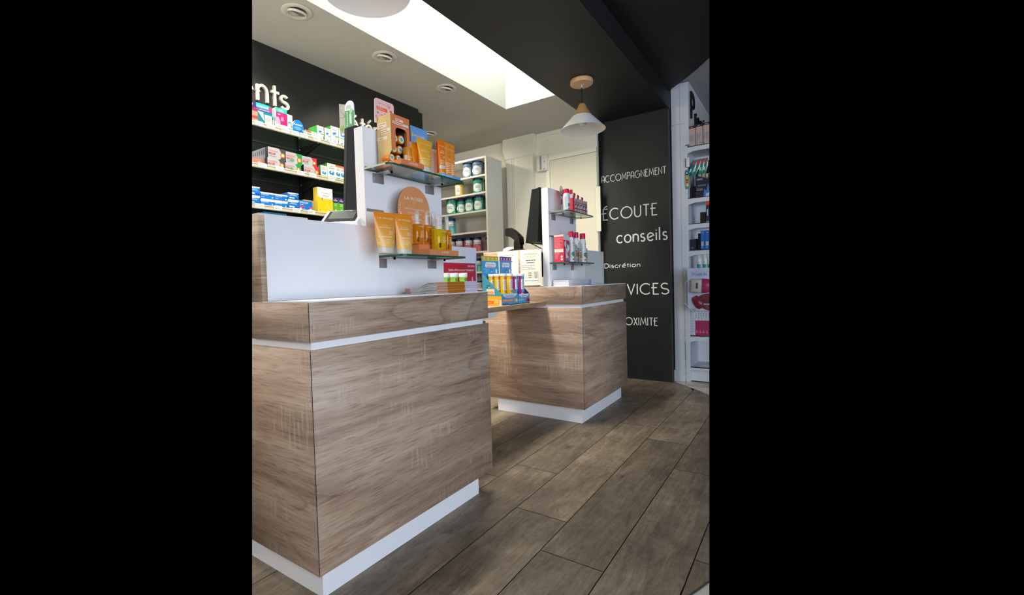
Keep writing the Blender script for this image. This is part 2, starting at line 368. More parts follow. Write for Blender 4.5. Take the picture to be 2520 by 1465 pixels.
# left wall : black, ends at y 3.14 with a small notch at the ceiling
sbox('wall_left', -2.86,-.2,0, -2.81,3.088,ZC, BLACKW)
struct('trim_2', MB().box(-2.86,3.0885,0,-2.81,3.14,2.528,BLACKW).box(-2.86,3.1405,0,-2.85,3.16,2.5,BLACKW))
# back walls
sbox('wall_back', -4.2,4.42,0, -2.33,4.46,ZC, CREAM)
wb = MB().box(-2.33,4.42,0,-1.672,4.46,ZC,CREAM); struct('wall_back_entry', wb)
# boxed column with an ogee head
col = MB(); col.box(-2.69,4.362,0,-2.362,4.4195,2.335,CREAM)
prof = [(0,2.335),(.0,2.345),(.012,2.40),(.022,2.43),(.02,2.47),(.016,2.50),(.02,2.553)]
loops = []
for d, z in prof: loops.append([(-2.70-d,4.352-d*.6,z),(-2.352+d*.9,4.352-d*.6,z),(-2.352+d*.9,4.4195,z),(-2.70-d,4.4195,z)])
col.loft(loops, CREAM, smooth=False)
col.box(-2.62,4.3605,0,-2.616,4.362,2.33,P('#b9b19c',.7)).box(-2.60,4.3605,0,-2.597,4.362,2.33,P('#b9b19c',.7))
struct('wall_column', col)
sbox('trim_3', -2.33,4.405,2.515, -1.672,4.4195,ZC-.001, CREAM)
# door in the back wall : frame and flush leaf
dr = MB(); dr.box(-2.225,4.40,0,-2.185,4.4195,2.29,CREAM).box(-2.185,4.40,2.25,-1.672,4.4195,2.29,CREAM); struct('door_1_frame', dr)
sbox('door_1', -2.183,4.408,0.005, -1.676,4.4195,2.247, P('#ddd5bd',.5))
# black message wall
bw = MB().box(-1.715,4.526,0,-1.028,4.61,ZC,BLACKW); struct('wall_right', bw)
sbox('trim_4', -1.04,4.6105,.0, -1.02,4.62,ZS, BLACKM)
# ceilings : white with roof light shaft, black drop panel, higher black disc, grey shop ceiling
SX0, SX1, SY1, SY0 = -2.205, -1.712, 3.595, .4
ce = MB()
ce.box(-4.2,-.2,ZC, SX0,4.46,ZC+.02, CEIL); ce.box(SX0,SY1,ZC, SX1,4.46,ZC+.02, CEIL); ce.box(SX0,-.2,ZC,SX1,SY0,ZC+.02,CEIL)
struct('ceiling', ce)
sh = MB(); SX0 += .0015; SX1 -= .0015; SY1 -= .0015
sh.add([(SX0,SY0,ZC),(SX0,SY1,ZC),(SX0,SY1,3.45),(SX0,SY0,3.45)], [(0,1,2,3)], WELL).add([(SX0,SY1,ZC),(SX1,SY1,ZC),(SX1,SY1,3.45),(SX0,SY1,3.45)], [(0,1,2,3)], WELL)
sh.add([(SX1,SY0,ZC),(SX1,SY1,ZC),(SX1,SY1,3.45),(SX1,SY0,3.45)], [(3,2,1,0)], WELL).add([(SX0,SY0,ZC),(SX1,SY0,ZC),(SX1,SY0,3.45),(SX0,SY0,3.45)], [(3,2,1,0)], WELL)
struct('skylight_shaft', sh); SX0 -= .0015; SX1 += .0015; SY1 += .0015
struct('window_1', MB().box(SX0,SY0,3.45,SX1,SY1,3.46, GLASS))
sbox('ceiling_black', SX1,-.2,ZC, -1.024,4.61,ZC+.02, BLACKC)
dc = MB(); dc.add([(-1.0225,-.2,ZC),(-1.0225,4.61,ZC),(-1.0225,4.61,ZS),(-1.0225,-.2,ZS)], [(0,1,2,3)], BLACKC)
n = 90; ys = [-.2+(4.64+.2)*i/n for i in range(n+1)]
cc_ = [(max(circ(y),-1.022), y) for y in ys]
dc.add([(-1.022,y,ZS) for x,y in cc_]+[(x,y,ZS) for x,y in cc_], [(i,i+1,n+2+i,n+1+i) for i in range(n)], BLACKC)
dc.add([(x,y,ZS) for x,y in cc_]+[(x,y,ZU+.01) for x,y in cc_], [(i,i+1,n+2+i,n+1+i) for i in range(n)], BLACKC)
struct('ceiling_disc', dc)
sbox('ceiling_shop', -1.15,3.2,ZU+.011, .8,9.5,ZU+.03, GREYC)

# recessed tilting downlights
def downlight(x, y, label):
    t = empty('ceiling_downlight', (x,y,ZC), 0, label, 'ceiling light', 'recessed downlights along the left ceiling')
    ring = MB(); ring.lathe([(.052,-.0005),(.082,-.0005),(.084,-.003),(.080,-.006),(.060,-.008),(.052,-.004)], 0,0, P('#cfc9bb',.4), n=40, caps=(False,False)); ring.build('trim_ring', t)
    cup = MB(); pr = [(.050,-.012),(.054,.0),(.047,.0),(.043,-.006)]
    cup.lathe(pr, 0,0, P('#d8d3c6',.4), n=36, caps=(False,False))
    cup.lathe([(.0,.004),(.046,.004)], 0,0, P('#2c2a26',.5), n=36, caps=(False,False))
    oc = cup.build('lamp_cup', t); oc.rotation_euler = (0, math.radians(14), 0); oc.location = (0,0,-.004)
    le = MB().lathe([(.0,-.001),(.033,-.001),(.035,-.004)], 0,0, P('#6b675c',.25), n=28, caps=(False,False)); ol = le.build('lens', oc)
for (x,y,l) in ((-2.337,1.587,'nearest round white downlight in the pale ceiling, left of the roof light'),(-2.336,2.247,'middle round white downlight of the row beside the roof light'),
              (-2.335,2.905,'round white downlight beside the far end of the roof light'),(-3.18,3.65,'farthest round downlight, half hidden behind the blue display card')):
    downlight(x,y,l)
    if y < 3: spot('downlight_beam', (x-.02,y,ZC-.03), (-2.75,y+.1,1.6), 19, (1,.9,.72), 95, .9, .04)
spot('downlight_beam', (-2.30,2.25,ZC-.03), (-1.75,2.92,.55), 34, (1,.82,.58), 60, 1, .16)  # second beam added at the middle downlight to warm the far counter's side
spot('downlight_beam', (-3.18,3.6,ZC-.03), (-2.9,4.2,1.6), 20, (1,.9,.72), 110, .9, .04)

# ------------------------------------------------------------------ pendants
def pendant(y, label, zr=2.168):
    x = -1.425
    t = empty('pendant_lamp', (x,y,ZC), 0, label, 'pendant lamp', 'cone pendants under the black ceiling')
    MB().lathe([(.086,0),(.088,-.004),(.088,-.028),(.084,-.032)], 0,0, BEECH, n=48).build('canopy', t)
    MB().lathe([(.008,-.032),(.008,-.05),(.005,-.056)], 0,0, STEEL, n=16).box(.016,-.004,-.042,.024,.004,-.032,STEEL).box(-.024,-.004,-.042,-.016,.004,-.032,STEEL).build('cord_grip', t)
    dz = zr-ZC
    MB().lathe([(.0035,-.05),(.0035,dz+.2)], 0,0, BLACKP, n=10).build('cord', t)
    MB().lathe([(.014,dz+.205),(.022,dz+.203),(.03,dz+.19),(.042,dz+.16),(.075,dz+.108)], 0,0, PLY, n=48, caps=(True,False)).build('wooden_cap', t)
    s_ = MB(); s_.lathe([(.0752,dz+.108),(.176,dz)], 0,0, P('#ececef',.35,name='shade_white_metal'), n=64, caps=(False,False))
    s_.lathe([(.176,dz),(.173,dz+.0005),(.072,dz+.106),(.0,dz+.106)], 0,0, P('#e4dfdb',.5), n=64, caps=(False,False)); s_.build('shade', t)
    MB().lathe([(.0,dz+.03),(.014,dz+.032),(.026,dz+.042),(.031,dz+.058),(.026,dz+.074),(.015,dz+.09),(.013,dz+.105)], 0,0, P('#e9e6e0',.12), n=24).build('bulb', t)
pendant(3.467, 'small white cone pendant with wooden neck above the far counter')
pendant(1.285, 'large pendant shade cut off by the top of the photo over the near counter', zr=2.163)

# ------------------------------------------------------------------ lettering on walls : a one-line alphabet
def arc(cx,cz,rx,rz,a0,a1,n=18): return [(cx+rx*math.cos(math.radians(a0+(a1-a0)*i/n)), cz+rz*math.sin(math.radians(a0+(a1-a0)*i/n))) for i in range(n+1)]
G = {
 'A': ([[(0,0),(0,.6)]+arc(.26,.66,.26,.34,180,0,14)+[(.52,0)], [(-.1,.36),(.52,.36)]], .52),
 'C': ([arc(.46,.5,.46,.5,48,312,26)], .80), 'O': ([arc(.5,.5,.5,.5,0,360,36)], 1.0),
 'M': ([[(0,0),(.12,1),(.40,.22),(.68,1),(.80,0)]], .80), 'P': ([[(0,0),(0,1)]+[(.22,1)]+arc(.24,.73,.26,.27,90,-90,12)+[(0,.46)]], .5),
 'G': ([arc(.46,.5,.46,.5,48,360,28)+[(.5,.5)]], .92), 'N': ([[(0,0),(.0,1),(.56,.0),(.56,1)]], .56),
 'E': ([[(.46,1),(.06,1),(.06,0),(.48,0)], [(-.10,.60),(.34,.60)]], .46), 'É': ([[(.46,1),(.06,1),(.06,0),(.48,0)], [(-.10,.60),(.34,.60)], [(.12,1.10),(.42,1.28)]], .46),
 'T': ([[(-.02,1),(.5,1)], [(.24,1),(.24,0)]], .46), 'U': ([[(0,1),(0,.34)]+arc(.27,.30,.27,.30,180,360,14)+[(.54,1)]], .54),
 'V': ([[(0,1),(.3,0),(.6,1)]], .60), 'I': ([[(.02,0),(.02,1)]], .06), 'X': ([[(0,0),(.5,1)], [(0,1),(.5,0)]], .5),
 'S': ([arc(.30,.745,.27,.255,35,270,18)[:-1]+arc(.30,.245,.29,.245,90,-150,18)], .60), 'R': ([[(0,0),(0,1),(.22,1)]+arc(.24,.73,.26,.27,90,-90,12)+[(.14,.46),(.5,0)]], .5),
 'D': ([[(0,0),(0,1),(.2,1)]+arc(.22,.5,.48,.5,90,-90,20)+[(0,0)]], .70),
 'c': ([arc(.3,.3,.3,.3,45,315,20)], .52), 'o': ([arc(.31,.3,.31,.3,0,360,28)], .62), 'n': ([[(0,0),(0,.6)], [(0,.34)]+arc(.24,.34,.24,.26,180,0,14)+[(.48,0)]], .48),
 's': ([arc(.19,.455,.165,.145,35,270,14)[:-1]+arc(.19,.155,.18,.155,90,-150,14)], .38), 'e': ([[(.04,.22),(.56,.40)]+arc(.31,.3,.29,.3,20,320,24)], .6),
 'é': ([[(.04,.22),(.56,.40)]+arc(.31,.3,.29,.3,20,320,24), [(.26,.72),(.52,.92)]], .6), 'i': ([[(0,0),(0,.6)], [(0,.74),(0,.82)]], .06), 'l': ([[(0,0),(0,1)]], .06),
 'r': ([[(0,0),(0,.6)], arc(.24,.34,.24,.26,180,75,8)], .30), 't': ([[(.14,0),(.14,.86)], [(-.02,.58),(.34,.58)]], .32), 'm': ([[(0,0),(0,.6)], [(0,.36)]+arc(.17,.40,.17,.2,180,0,10)+[(.34,0)], [(.34,.36)]+arc(.51,.40,.17,.2,180,0,10)+[(.68,0)]], .68),
 'p': ([[(0,-.3),(0,.6)], arc(.3,.3,.3,.3,0,360,24)], .62), ' ': ([], .4)}
def word(s, w, h, t, gap=.14, d=.003, m=None, wide=1):
    """letters between 0 and w, cap height h, stroke t"""
    tot = sum(G[c][1] for c in s)+gap*(len(s)-1); k = (w-t)/tot; x = t/2; mb = MB(); nz = 0
    for c in s:
        pl, adv = G[c]
        for p in pl:
            q = [(x+a*k, t/2+b*(h-t)) for a,b in p]
            cl = math.hypot(q[0][0]-q[-1][0], q[0][1]-q[-1][1]) < 1e-6
            if cl: q = q[:-1]
            nz += 1; mb.ribbon(q, t, m or LETTER, 0, -d-.00012*(nz%5), closed=cl)
        x += (adv+gap)*k
    return mb
def sign(s, x0, x1, z, h, t, label, gap=.16):
    word(s, x1-x0, h, t, gap).build('wall_lettering', loc=(x0,4.5258,z), label=label, cat='wall lettering', group='white words on the black wall')
sign('ACCOMPAGNEMENT', -1.672,-1.052, 1.955, .070, .0058, 'thin white capitals spelling ACCOMPAGNEMENT, top word on the black wall', .20)
sign('ÉCOUTE', -1.672,-1.135, 1.578, .118, .0105, 'large white capitals spelling ÉCOUTE on the black wall', .24)
sign('conseils', -1.532,-1.046, 1.338, .133, .0125, 'white lowercase word conseils on the black wall', .24)
sign('Discrétion', -1.66,-1.303, 1.098, .050, .0060, 'small white word Discrétion behind the far display', .22)
sign('SERVICES', -1.688,-1.040, .828, .112, .0110, 'large white capitals ending in VICES, partly behind the far counter', .20)
sign('PROXIMITE', -1.555,-1.148, .528, .080, .0070, 'thin white capitals ending in OXIMITE, lowest word on the black wall', .20)
# raised letters on the left wall
def wall_letter(c, y0, wdt, h, z, label, t=.0135, mat=None, x=-2.809, d=.018):
    mb = MB(); pl, adv = G[c]; k = (wdt-t)/max(adv,.06) if adv > .1 else h
    for p in pl:
        q = [(t/2+a*k, t/2+b*(h-t)) for a,b in p]; cl = math.hypot(q[0][0]-q[-1][0], q[0][1]-q[-1][1]) < 1e-6
        if cl: q = q[:-1]
        mb.ribbon(q, t, mat or P('#ebe6d6',.5), 0, -d-.0002*len(mb.v[:1])*(1+pl.index(p)), closed=cl)
    return mb.build('sign_letter', loc=(x,y0,z), rz=E_, label=label, cat='sign letter', group='raised cream letters on the left wall' if mat is None else 'raised black letters on the shop wall')
wall_letter('e', 1.47,.098,.17,2.17,'raised cream letter e cut by the left edge of the photo')
wall_letter('n', 1.588,.078,.18,2.172,'raised cream letter n above the shelf of blister packs',.0155)
wall_letter('t', 1.682,.062,.165,2.168,'raised cream letter t between n and s',.0155)
wall_letter('s', 1.742,.070,.155,2.166,'raised cream letter s beside the pink and teal box',.0155)
for c, y, w_, l in (('é',2.31,.075,'raised cream letter é half hidden by the white display panel'),('t',2.41,.05,'raised cream letter t peeking over the white display panel'),('é',2.455,.075,'second raised cream é hidden but for its accent'),
                    ('r',2.545,.05,'raised cream letter r showing its top over the display panel'),('i',2.607,.02,'raised cream letter i showing only its dot beside the tan carton')):
    wall_letter(c, y, w_, .15, 2.165, l)
BLK = P('#161618',.4)
for c, y, w_, h, z, l in (('P',4.69,.16,.26,2.455,'tall raised black letter P on the white shop wall'),('r',4.88,.06,.22,2.43,'raised black letter r after the P on the shop wall'),('e',4.96,.13,.22,2.42,'raised black letter e on the shop wall'),
                          ('m',5.13,.16,.20,2.44,'raised black letter m on the shop wall'),('i',5.33,.02,.20,2.46,'raised black letter i at the end of the visible shop word')):
    wall_letter(c, y, w_, h, z, l, .022, BLK, x=-.869, d=.016)

# ------------------------------------------------------------------ counters
Z1, Z2, Z3, Z4 = .098, .799, .8235, .95
LINE = P('#3b302a', .6, name='dark_panel_joint')
def counter(name, label, y0, y1, xl, ry0, ry1, rx, rzt, left_raised):
    """front on x=-1.23, from y0 to y1, going back to xl; a raised white locker between ry0 and ry1"""
    X = -1.23; t = empty(name, (X,y0,0), 0, label, 'counter', 'wood and white service counters')
    def part(n, mb): 
        o = mb.build(n, t); o.location = (-X,-y0,0); return o
    part('plinth', MB().box(xl+.03 if left_raised else -1.955, y0+.032, 0, X-.032, y1-.076, Z1+.001, WHITE))
    part('lower_cabinet', MB().rbox(xl, y0, Z1-.004 if y0 < 2 else Z1+.006, X, y1, Z2, OAK, .0012, 1).box(X-.0006,y0-.0006,Z1+.003,X+.0006,y0+.0012,Z2-.001,LINE))
    part('shadow_gap_strip', MB().box(xl+.01, y0+.012, Z2, X-.012, y1-.03, Z3, WHITE))
    part('upper_cabinet', MB().rbox(xl, y0, Z3, X, y1, Z4-.004, OAK, .0012, 1).box(X-.0006,y0-.0006,Z3+.002,X+.0006,y0+.0012,Z4-.005,LINE))
    part('worktop', MB().box(xl, y0+.001, Z4-.0038, X-.001, y1-.001, Z4, WHITE))
    if left_raised:
        part('end_panel', MB().rbox(xl, y0, Z4-.002, rx, y0+.02, rzt, OAK, .0008, 1))
        part('raised_locker', MB().box(xl, y0+.0201, Z4+.0003, rx, ry1, rzt, WHITE))
    else:
        part('end_panel', MB().rbox(xl, y0, Z4-.002, -1.553, y0+.02, 1.222, OAK, .0008, 1))
        part('raised_locker', MB().box(xl+.3, ry0, Z4+.0003, rx, ry1, rzt, WHITE2))
    return t
c1 = counter('service_counter', 'near wood and white counter with a tall white block and glass shelves', .8315, 1.794, -2.35, .8315, 1.355, -1.486, 1.241, True)
c2 = counter('service_counter', 'far wood and white counter with information sheets taped to its side', 2.918, 3.842, -2.03, 3.39, 3.80, -1.40, 1.222, False)
tag(MB().box(0,0,0,.86,at(757,541,0,-1.49).y-.833,.006,P('#d9d6c6',.5)).build('writing_ledge', loc=(-2.349,.833,1.2412)), 'thin cream board lying on top of the near white block', 'board')
# hinged board bridging both counters, with its bracket
t = empty('bridge_shelf', (-1.5,1.797,.815), 0, 'low wooden flap board bridging the gap between the two counters', 'shelf board')
MB().rbox(-.34,0,0,0,1.118,.03, BRIDGE_OAK, .001,1).build('board', t)
MB().poly([(0,0),(0,-.05),(.22,-.05),(.5,-.028),(.5,0)], 0,.02, WHITE2).build('support_bracket', t, loc=(-.012,.0,-.0005), rz=E_)
hg = MB().box(-.04,.0,-.062,.0,.05,-.05,STEEL); hg.box(-.03,.01,-.05,-.01,.03,-.0005,STEEL); hg.build('hinge', t)

# white upright panels with glass shelves
def display_panel(y0, y1, label, grp='white display uprights on the counters'):
    t = empty('display_upright', (-1.497,y0,Z4), 0, label, 'display stand', grp)
    o = MB().box(-.053,0,.0004,0,y1-y0,.707, WHITE, left=WHITE).build('panel', t)
    for z in (.355,): MB().box(0,.006,z,.003,.10,z+.012, DARKSTEEL).build('slot_rail', t)
    for z in (.533,):
        MB().box(0,.004,z,.003,.04,z+.008, DARKSTEEL).build('slot_rail', t)
    for zt in (1.475, 1.112):
        for yb in (.075, .405*(y1-y0)/.495):
            zz = zt-Z4
            b_ = MB().rbox(.0,yb-.03,zz-.044,.004,yb+.032,zz-.004, DARKSTEEL,.001,1)
            b_.box(.004,yb-.008,zz-.006,.075,yb+.022,zz-.0004, STEEL); b_.lathe([(.006,.075),(.006,.079)], yb+.007, zz-.0065, BLACKP, 10, axis='x')
            b_.build('shelf_bracket', t)
    return t
display_panel(1.30, 1.795, 'white upright panel on the near counter carrying sun care products')
display_panel(2.98, 3.462, 'white upright panel on the far counter carrying red and white sprays')
def glass_shelf(y0, y1, z, label, x0=-1.4935, x1=-1.343, ch=.022, grp='glass shelves of the counter displays'):
    th = .008; r = .0; pts = [(x0,y0),(x1-ch,y0),(x1-ch*.3,y0+ch*.25),(x1,y0+ch),(x1,y1-ch),(x1-ch*.3,y1-ch*.25),(x1-ch,y1),(x0,y1)]
    mb = MB(); n = len(pts); mb.add([(x,y,z) for x,y in pts], [tuple(range(n))[::-1]], GLASS); mb.add([(x,y,z+th) for x,y in pts], [tuple(range(n))], GLASS)
    mb.add([(x,y,z) for x,y in pts]+[(x,y,z+th) for x,y in pts], [(i,(i+1)%n,n+(i+1)%n,n+i) for i in range(n)], EDGE)
    o = mb.build('glass_shelf', label=label, cat='glass shelf', group=grp); return o
glass_shelf(1.296,1.795,1.475,'upper green-edged glass shelf of the near display'); glass_shelf(1.357,1.795,1.112,'lower green-edged glass shelf of the near display')
glass_shelf(2.976,3.462,1.475,'upper green-edged glass shelf of the far display'); glass_shelf(2.976,3.462,1.112,'lower green-edged glass shelf of the far display')
ZG1, ZG2 = 1.4832, 1.1202

# ------------------------------------------------------------------ product helpers
def design(mb, w, h, ds, fn=None, face='F', sx=1, x_off=0):
    y = -.001 if fn else -.0003
    for i, d in enumerate(ds):
        k = d[0]; y -= .00012
        X = lambda u: x_off+u*w
        if k == 'r': mb.rect(X(d[1]), d[2]*h, X(d[3]), d[4]*h, P(d[5]), y, face, fn, n=8 if fn else 1)
        elif k == 'o': mb.disc(X(d[1]), d[2]*h, d[3]*h, P(d[4]), y, fn, face=face)
        elif k == 't': mb.text(d[1], X(d[2]), d[3]*h, d[4]*h, P(d[5]), y, width=(d[6]*w if len(d) > 6 and d[6] else None), align='c', fn=fn, face=face)
        elif k == 'v': mb.text(d[1], X(d[2]), d[3]*h, d[4]*w, P(d[5]), y, width=d[6]*h, align='c', fn=fn, face=face, vert=True)
        elif k == 'l': mb.lines(X(d[1]), d[2]*h, X(d[3]), d[4]*h, d[5], P(d[6]), y, fn, face, seed=i+3)
        elif k == 'c': mb.lines(X(d[1]), d[2]*h, X(d[3]), d[4]*h, d[5], P(d[6]), y, fn, face, seed=i+3, center=True)
        elif k == 'p': mb.mapped([(X(a), b*h) for a,b in d[1]], [tuple(range(len(d[1])))], P(d[2]), face, y, fn)
def pbox(name, label, cat, px0, px1, pyt, v, zb, depth, base, ds, face='E', side=None, top=None, group=None, rough=.45, sideds=None, gap=.0006):
    ax = 0 if face == 'E' else 1
    a = at(px0, pyt, ax, v); b = at(px1, pyt, ax, v)
    if face == 'E': wd = b.y-a.y; loc = (v, a.y, zb)
    else: wd = b.x-a.x; loc = (a.x, v, zb)
    h = a.z-zb; wd -= gap
    mb = MB().box(0,0,0,wd,depth,h, P(base,rough), left=P(side or base,rough), right=P(side or base,rough), top=P(top or base,rough))
    design(mb, wd, h, ds)
    if sideds: design(mb, depth, h, sideds, face='L', x_off=-depth)
    return mb.build(name, loc=loc, rz=E_ if face == 'E' else 0, label=label, cat=cat, group=group)
def true_r(ext, c, face):
    """radius of a round thing from the extent its outline covers on a plane"""
    d = Vector((c.x,c.y)).normalized(); return ext*abs(d.x if face == 'E' else d.y)/2
def fade(name, low, high, h):
    m, nt, b = nodes(name); L = nt.links.new; tc = N(nt,'ShaderNodeTexCoord'); se = N(nt,'ShaderNodeSeparateXYZ'); L(tc.outputs['Object'], se.inputs[0])
    mr = N(nt,'ShaderNodeMapRange'); mr.inputs[2].default_value = h; L(se.outputs[2], mr.inputs[0]); r = ramp(nt, [(.1,low),(.55,low),(1,high)]); r.color_ramp.elements[1].color = tuple((a+c)/2 for a,c in zip((*lin(low),1),(*lin(high),1)))
    L(mr.outputs[0], r.inputs[0]); L(r.outputs[0], b.inputs['Base Color']); b.inputs['Roughness'].default_value = .3; return m
ROUND = lambda r, cx=0: (lambda x,z: -math.sqrt(max(0, r*r-(x-cx)**2)))
def squeeze_tube(name, label, px0, px1, pyt, v, zb, base, cap, ds, group, bw=.58, capf=.16, hw=None):
    v -= .018; a = at(px0, pyt, 0, v); b = at(px1, pyt, 0, v); wt = b.y-a.y; h = a.z-zb; c = (a.y+b.y)/2
    t = empty(name, (v, c, zb), E_, label, 'cream tube', group)
    r = wt*bw/2; zc = h*capf
    def ell(rx, ry, z, n=28): return [(rx*math.cos(2*PI*i/n), ry*math.sin(2*PI*i/n), z) for i in range(n)]
    MB().loft([ell(r*.97,r*.62,0.0003), ell(r*1.02,r*.64,zc*.25), ell(r,r*.62,zc)], cap).build('cap', t)
    prof = []
    for i in range(9):
        u = i/8; prof.append((r*1.04+(wt/2-r*1.04)*u**.85, max(.0018, r*.66*(1-u**1.6)), zc+.0002+(h*.95-zc)*u))
    mb = MB().loft([ell(*p) for p in prof]+[ell(wt/2,.0016,h)], fade('tube_print_fade', base, ds[0][5], h) if ds and ds[0][0] == 'r' else P(base,.3))
    ds = [d for d in ds if not (d[0] == 'r' and d[2] > .9)]
    def fn(x,z):
        u = min(1,max(0,(z-zc)/(h*.95-zc))); rx = r*1.04+(wt/2-r*1.04)*u**.85; ry = max(.0018, r*.66*(1-u**1.6))
        return -ry*math.sqrt(max(0,1-(x/rx)**2))-.0004
    design(mb, wt, h, ds, fn=fn, x_off=-wt/2)
    mb.box(-wt/2,-.0022,h*.955,wt/2,.0022,h*.958,P(base,.5)); mb.build('body', t)
    return t
def can(name, label, px0, px1, pyt, v, zb, cols, ds, group, face='S', lid='#1c2c4e', cat='tin'):
    ax = 1 if face == 'S' else 0; v += .055 if face == 'S' else 0
    a = at(px0, pyt, ax, v); b = at(px1, pyt, ax, v)
    r = true_r(abs((b.x-a.x) if face == 'S' else (b.y-a.y)), (a+b)/2, face); h = a.z-zb
    loc = ((a.x+b.x)/2, v, zb) if face == 'S' else (v-r, (a.y+b.y)/2, zb)
    if px1 > 1200: loc = (XR-.022-.085, v+.13, zb); r = .062   # pushed back beside the cabinet side
    t = empty(name, loc, math.radians(34+((px0*7)%40-22)) if face == 'S' else E_, label, cat, group); hl = h*.80
    mb = MB().lathe([(r*.96,.0003),(r,.003),(r,hl)], 0,0, P(cols,.3), 48, caps=(True,True)); design(mb, 2*r, hl, ds, fn=ROUND(r), x_off=-r); mb.build('body', t)
    MB().lathe([(r*1.03,hl),(r*1.04,hl+.002),(r*1.03,h-.004),(r*.98,h)], 0,0, P(lid,.35), 28).build('lid', t)
    return t

# ------------------------------------------------------------------ left wall shelving
def wall_shelf(z, label, y0=.9, y1=3.05):
    x0, x1 = -2.809, -2.556
    t = empty('wall_shelf', (x1,y0,z), 0, label, 'shelf', 'glass shelves on the black left wall')
    L = y1-y0; mb = MB()
    q = [(x0-x1,0),(0,0),(0,L),(x0-x1,L)]
    mb.add([(a,b,-.006) for a,b in q], [(3,2,1,0)], SHG).add([(a,b,0) for a,b in q], [(0,1,2,3)], SHG); mb.add([(a,b,-.006) for a,b in q]+[(a,b,0) for a,b in q], [(i,(i+1)%4,4+(i+1)%4,4+i) for i in range(4)], P('#1a3029',.3)); mb.build('glass', t)
    r = MB().box(.0002,0,-.020,.004,L,.006,P('#cfc4a4',.5)).box(.004,0,-.020,.0065,L,-.016,P('#a09478',.5)).box(.004,0,.002,.006,L,.006,P('#efe8d0',.4)); r.build('price_rail', t)
    for yb in (1.877-y0, 1.877-y0+.9):
        b_ = MB(); b_.poly([(-.249,-.0062),(-.249,-.075),(-.235,-.08),(-.02,-.02),(-.012,-.0062)], yb-.006, yb+.006, BLACKM)
        for (xx,zz) in ((-.235,-.02),(-.03,-.012)): b_.lathe([(.005,yb-.006),(.005,yb-.009)], xx, zz, STEEL, 10, axis='y')
        b_.build('bracket', t)
    return t
SHG = thin_glass('shelf_glass', (.62,.72,.66), .2)
ZL = (1.945, 1.708, 1.473, 1.235); XF = -2.566
for i, z in enumerate(ZL): wall_shelf(z, ['top glass shelf on the black wall, with blister packs and green boxes','second glass shelf on the black wall, with silver boxes','third glass shelf on the black wall, with blue boxes','lowest visible glass shelf, behind the near counter'][i])
posts = MB().box(-2.8095,1.864,.6,-2.79,1.89,2.05,BLACKM); tag(posts.build('shelf_upright_rail'), 'black upright rail holding the shelf brackets on the left wall', 'rail')
for i, (z0, z1) in enumerate(((1.74,1.93),(1.50,1.69),(1.26,1.455))):
    tag(MB().box(-2.8095,.9,z1-.01,-2.806,3.08,z1-.007,P('#6d6d68',.3,.5)).build('wall_groove_strip'), ['thin pale joint line in the black wall under the top shelf','thin pale joint line in the black wall under the second shelf','thin pale joint line in the black wall under the third shelf'][i], 'joint strip')

# price tags in the rails
def ptag(px, py, zi, l):
    a = at(px, py, 0, -2.549); mb = MB().box(0,0,0,.052,.0012,.026,P('#f1f1ec',.4)); mb.lines(.004,.005,.048,.021,2,P('#a9a9a2'),-.0006,seed=int(px))
    mb.build('price_tag', loc=(-2.5485,a.y,ZL[zi]-.016), rz=E_, label=l, cat='price tag', group='white price tags on the shelf rails')
tags = {0:[(626,'under the lip patches'),(656,'under the teal blister pack'),(692,'under the pink and teal box'),(716,'under the narrow cream box'),(738,'under the domed blue pack'),(770,'under the flat mint box'),(810,'under the green boxes')],
        1:[(635,'under the coral box'),(678,'under the first silver boxes'),(730,'under the green and silver boxes'),(760,'under the red and silver boxes'),(806,'under the footprint boxes')],
        2:[(628,'under the first blue stack'),(674,'under the second blue stack'),(720,'under the tall blue stack'),(757,'under the single blue box'),(806,'under the yellow box')]}
for zi, L in tags.items():
    for px, l in L: ptag(px, (300,400,505)[zi], zi, 'small white price tag '+l+', '+('top','second','third')[zi]+' shelf rail')
# top shelf
def blister(label, px0, px1, pyt, zb, base, ds, dome=0, r=.35):
    a = at(px0, pyt, 0, XF); b = at(px1, pyt, 0, XF); w = b.y-a.y; h = a.z-zb
    pts = [(0,0),(w,0)]
    if dome: pts = [(0,0),(w,0)]+[(w/2+w/2*math.cos(math.radians(t)), h*(1-dome)+h*dome*math.sin(math.radians(t))) for t in range(0,181,12)]
    else: pts += [(w,h*.86),(w*.985,h*.93),(w*.93,h*.98),(w*.85,h),(w*.1,h),(w*.03,h*.97),(0,h*.9)]
    mb = MB().poly(pts, 0, .012, P(base,.3), P('#d9dcd8',.4)); design(mb, w, h, ds)
    return mb.build('blister_pack', loc=(XF,a.y,zb), rz=E_, label=label, cat='medicine pack', group='packs on the top wall shelf')
z = ZL[0]+.0003
blister('purple and salmon blister pack cut by the left photo edge', 596,632,240,z,'#3a2f6b',[('r',0,.55,1,.72,'#8e1f48'),('r',0,.0,1,.55,'#e58a72'),('r',.1,.2,1,.33,'#cf4038'),('t','O',.62,.80,.12,'#f4f4f8')])
blister('teal blister pack with a white patch picture, second from the left edge', 629.5,669,251,z,'#1f7f86',[('r',0,.78,.78,1,'#22a9b6'),('r',.78,.74,1,.93,'#e03358'),('r',0,.66,1,.76,'#7c3a9a'),('t','ompeed',.40,.82,.10,'#ffffff',.66),('p',[(.08,.62),(.42,.6),(.45,.2)],'#dff0f2'),('r',.5,.06,.95,.52,'#f2f4f6'),('o',.72,.32,.10,'#c98a80'),('o',.72,.32,.06,'#f0e4e0'),('c',.1,.68,.9,.74,1,'#e8c8e8')])
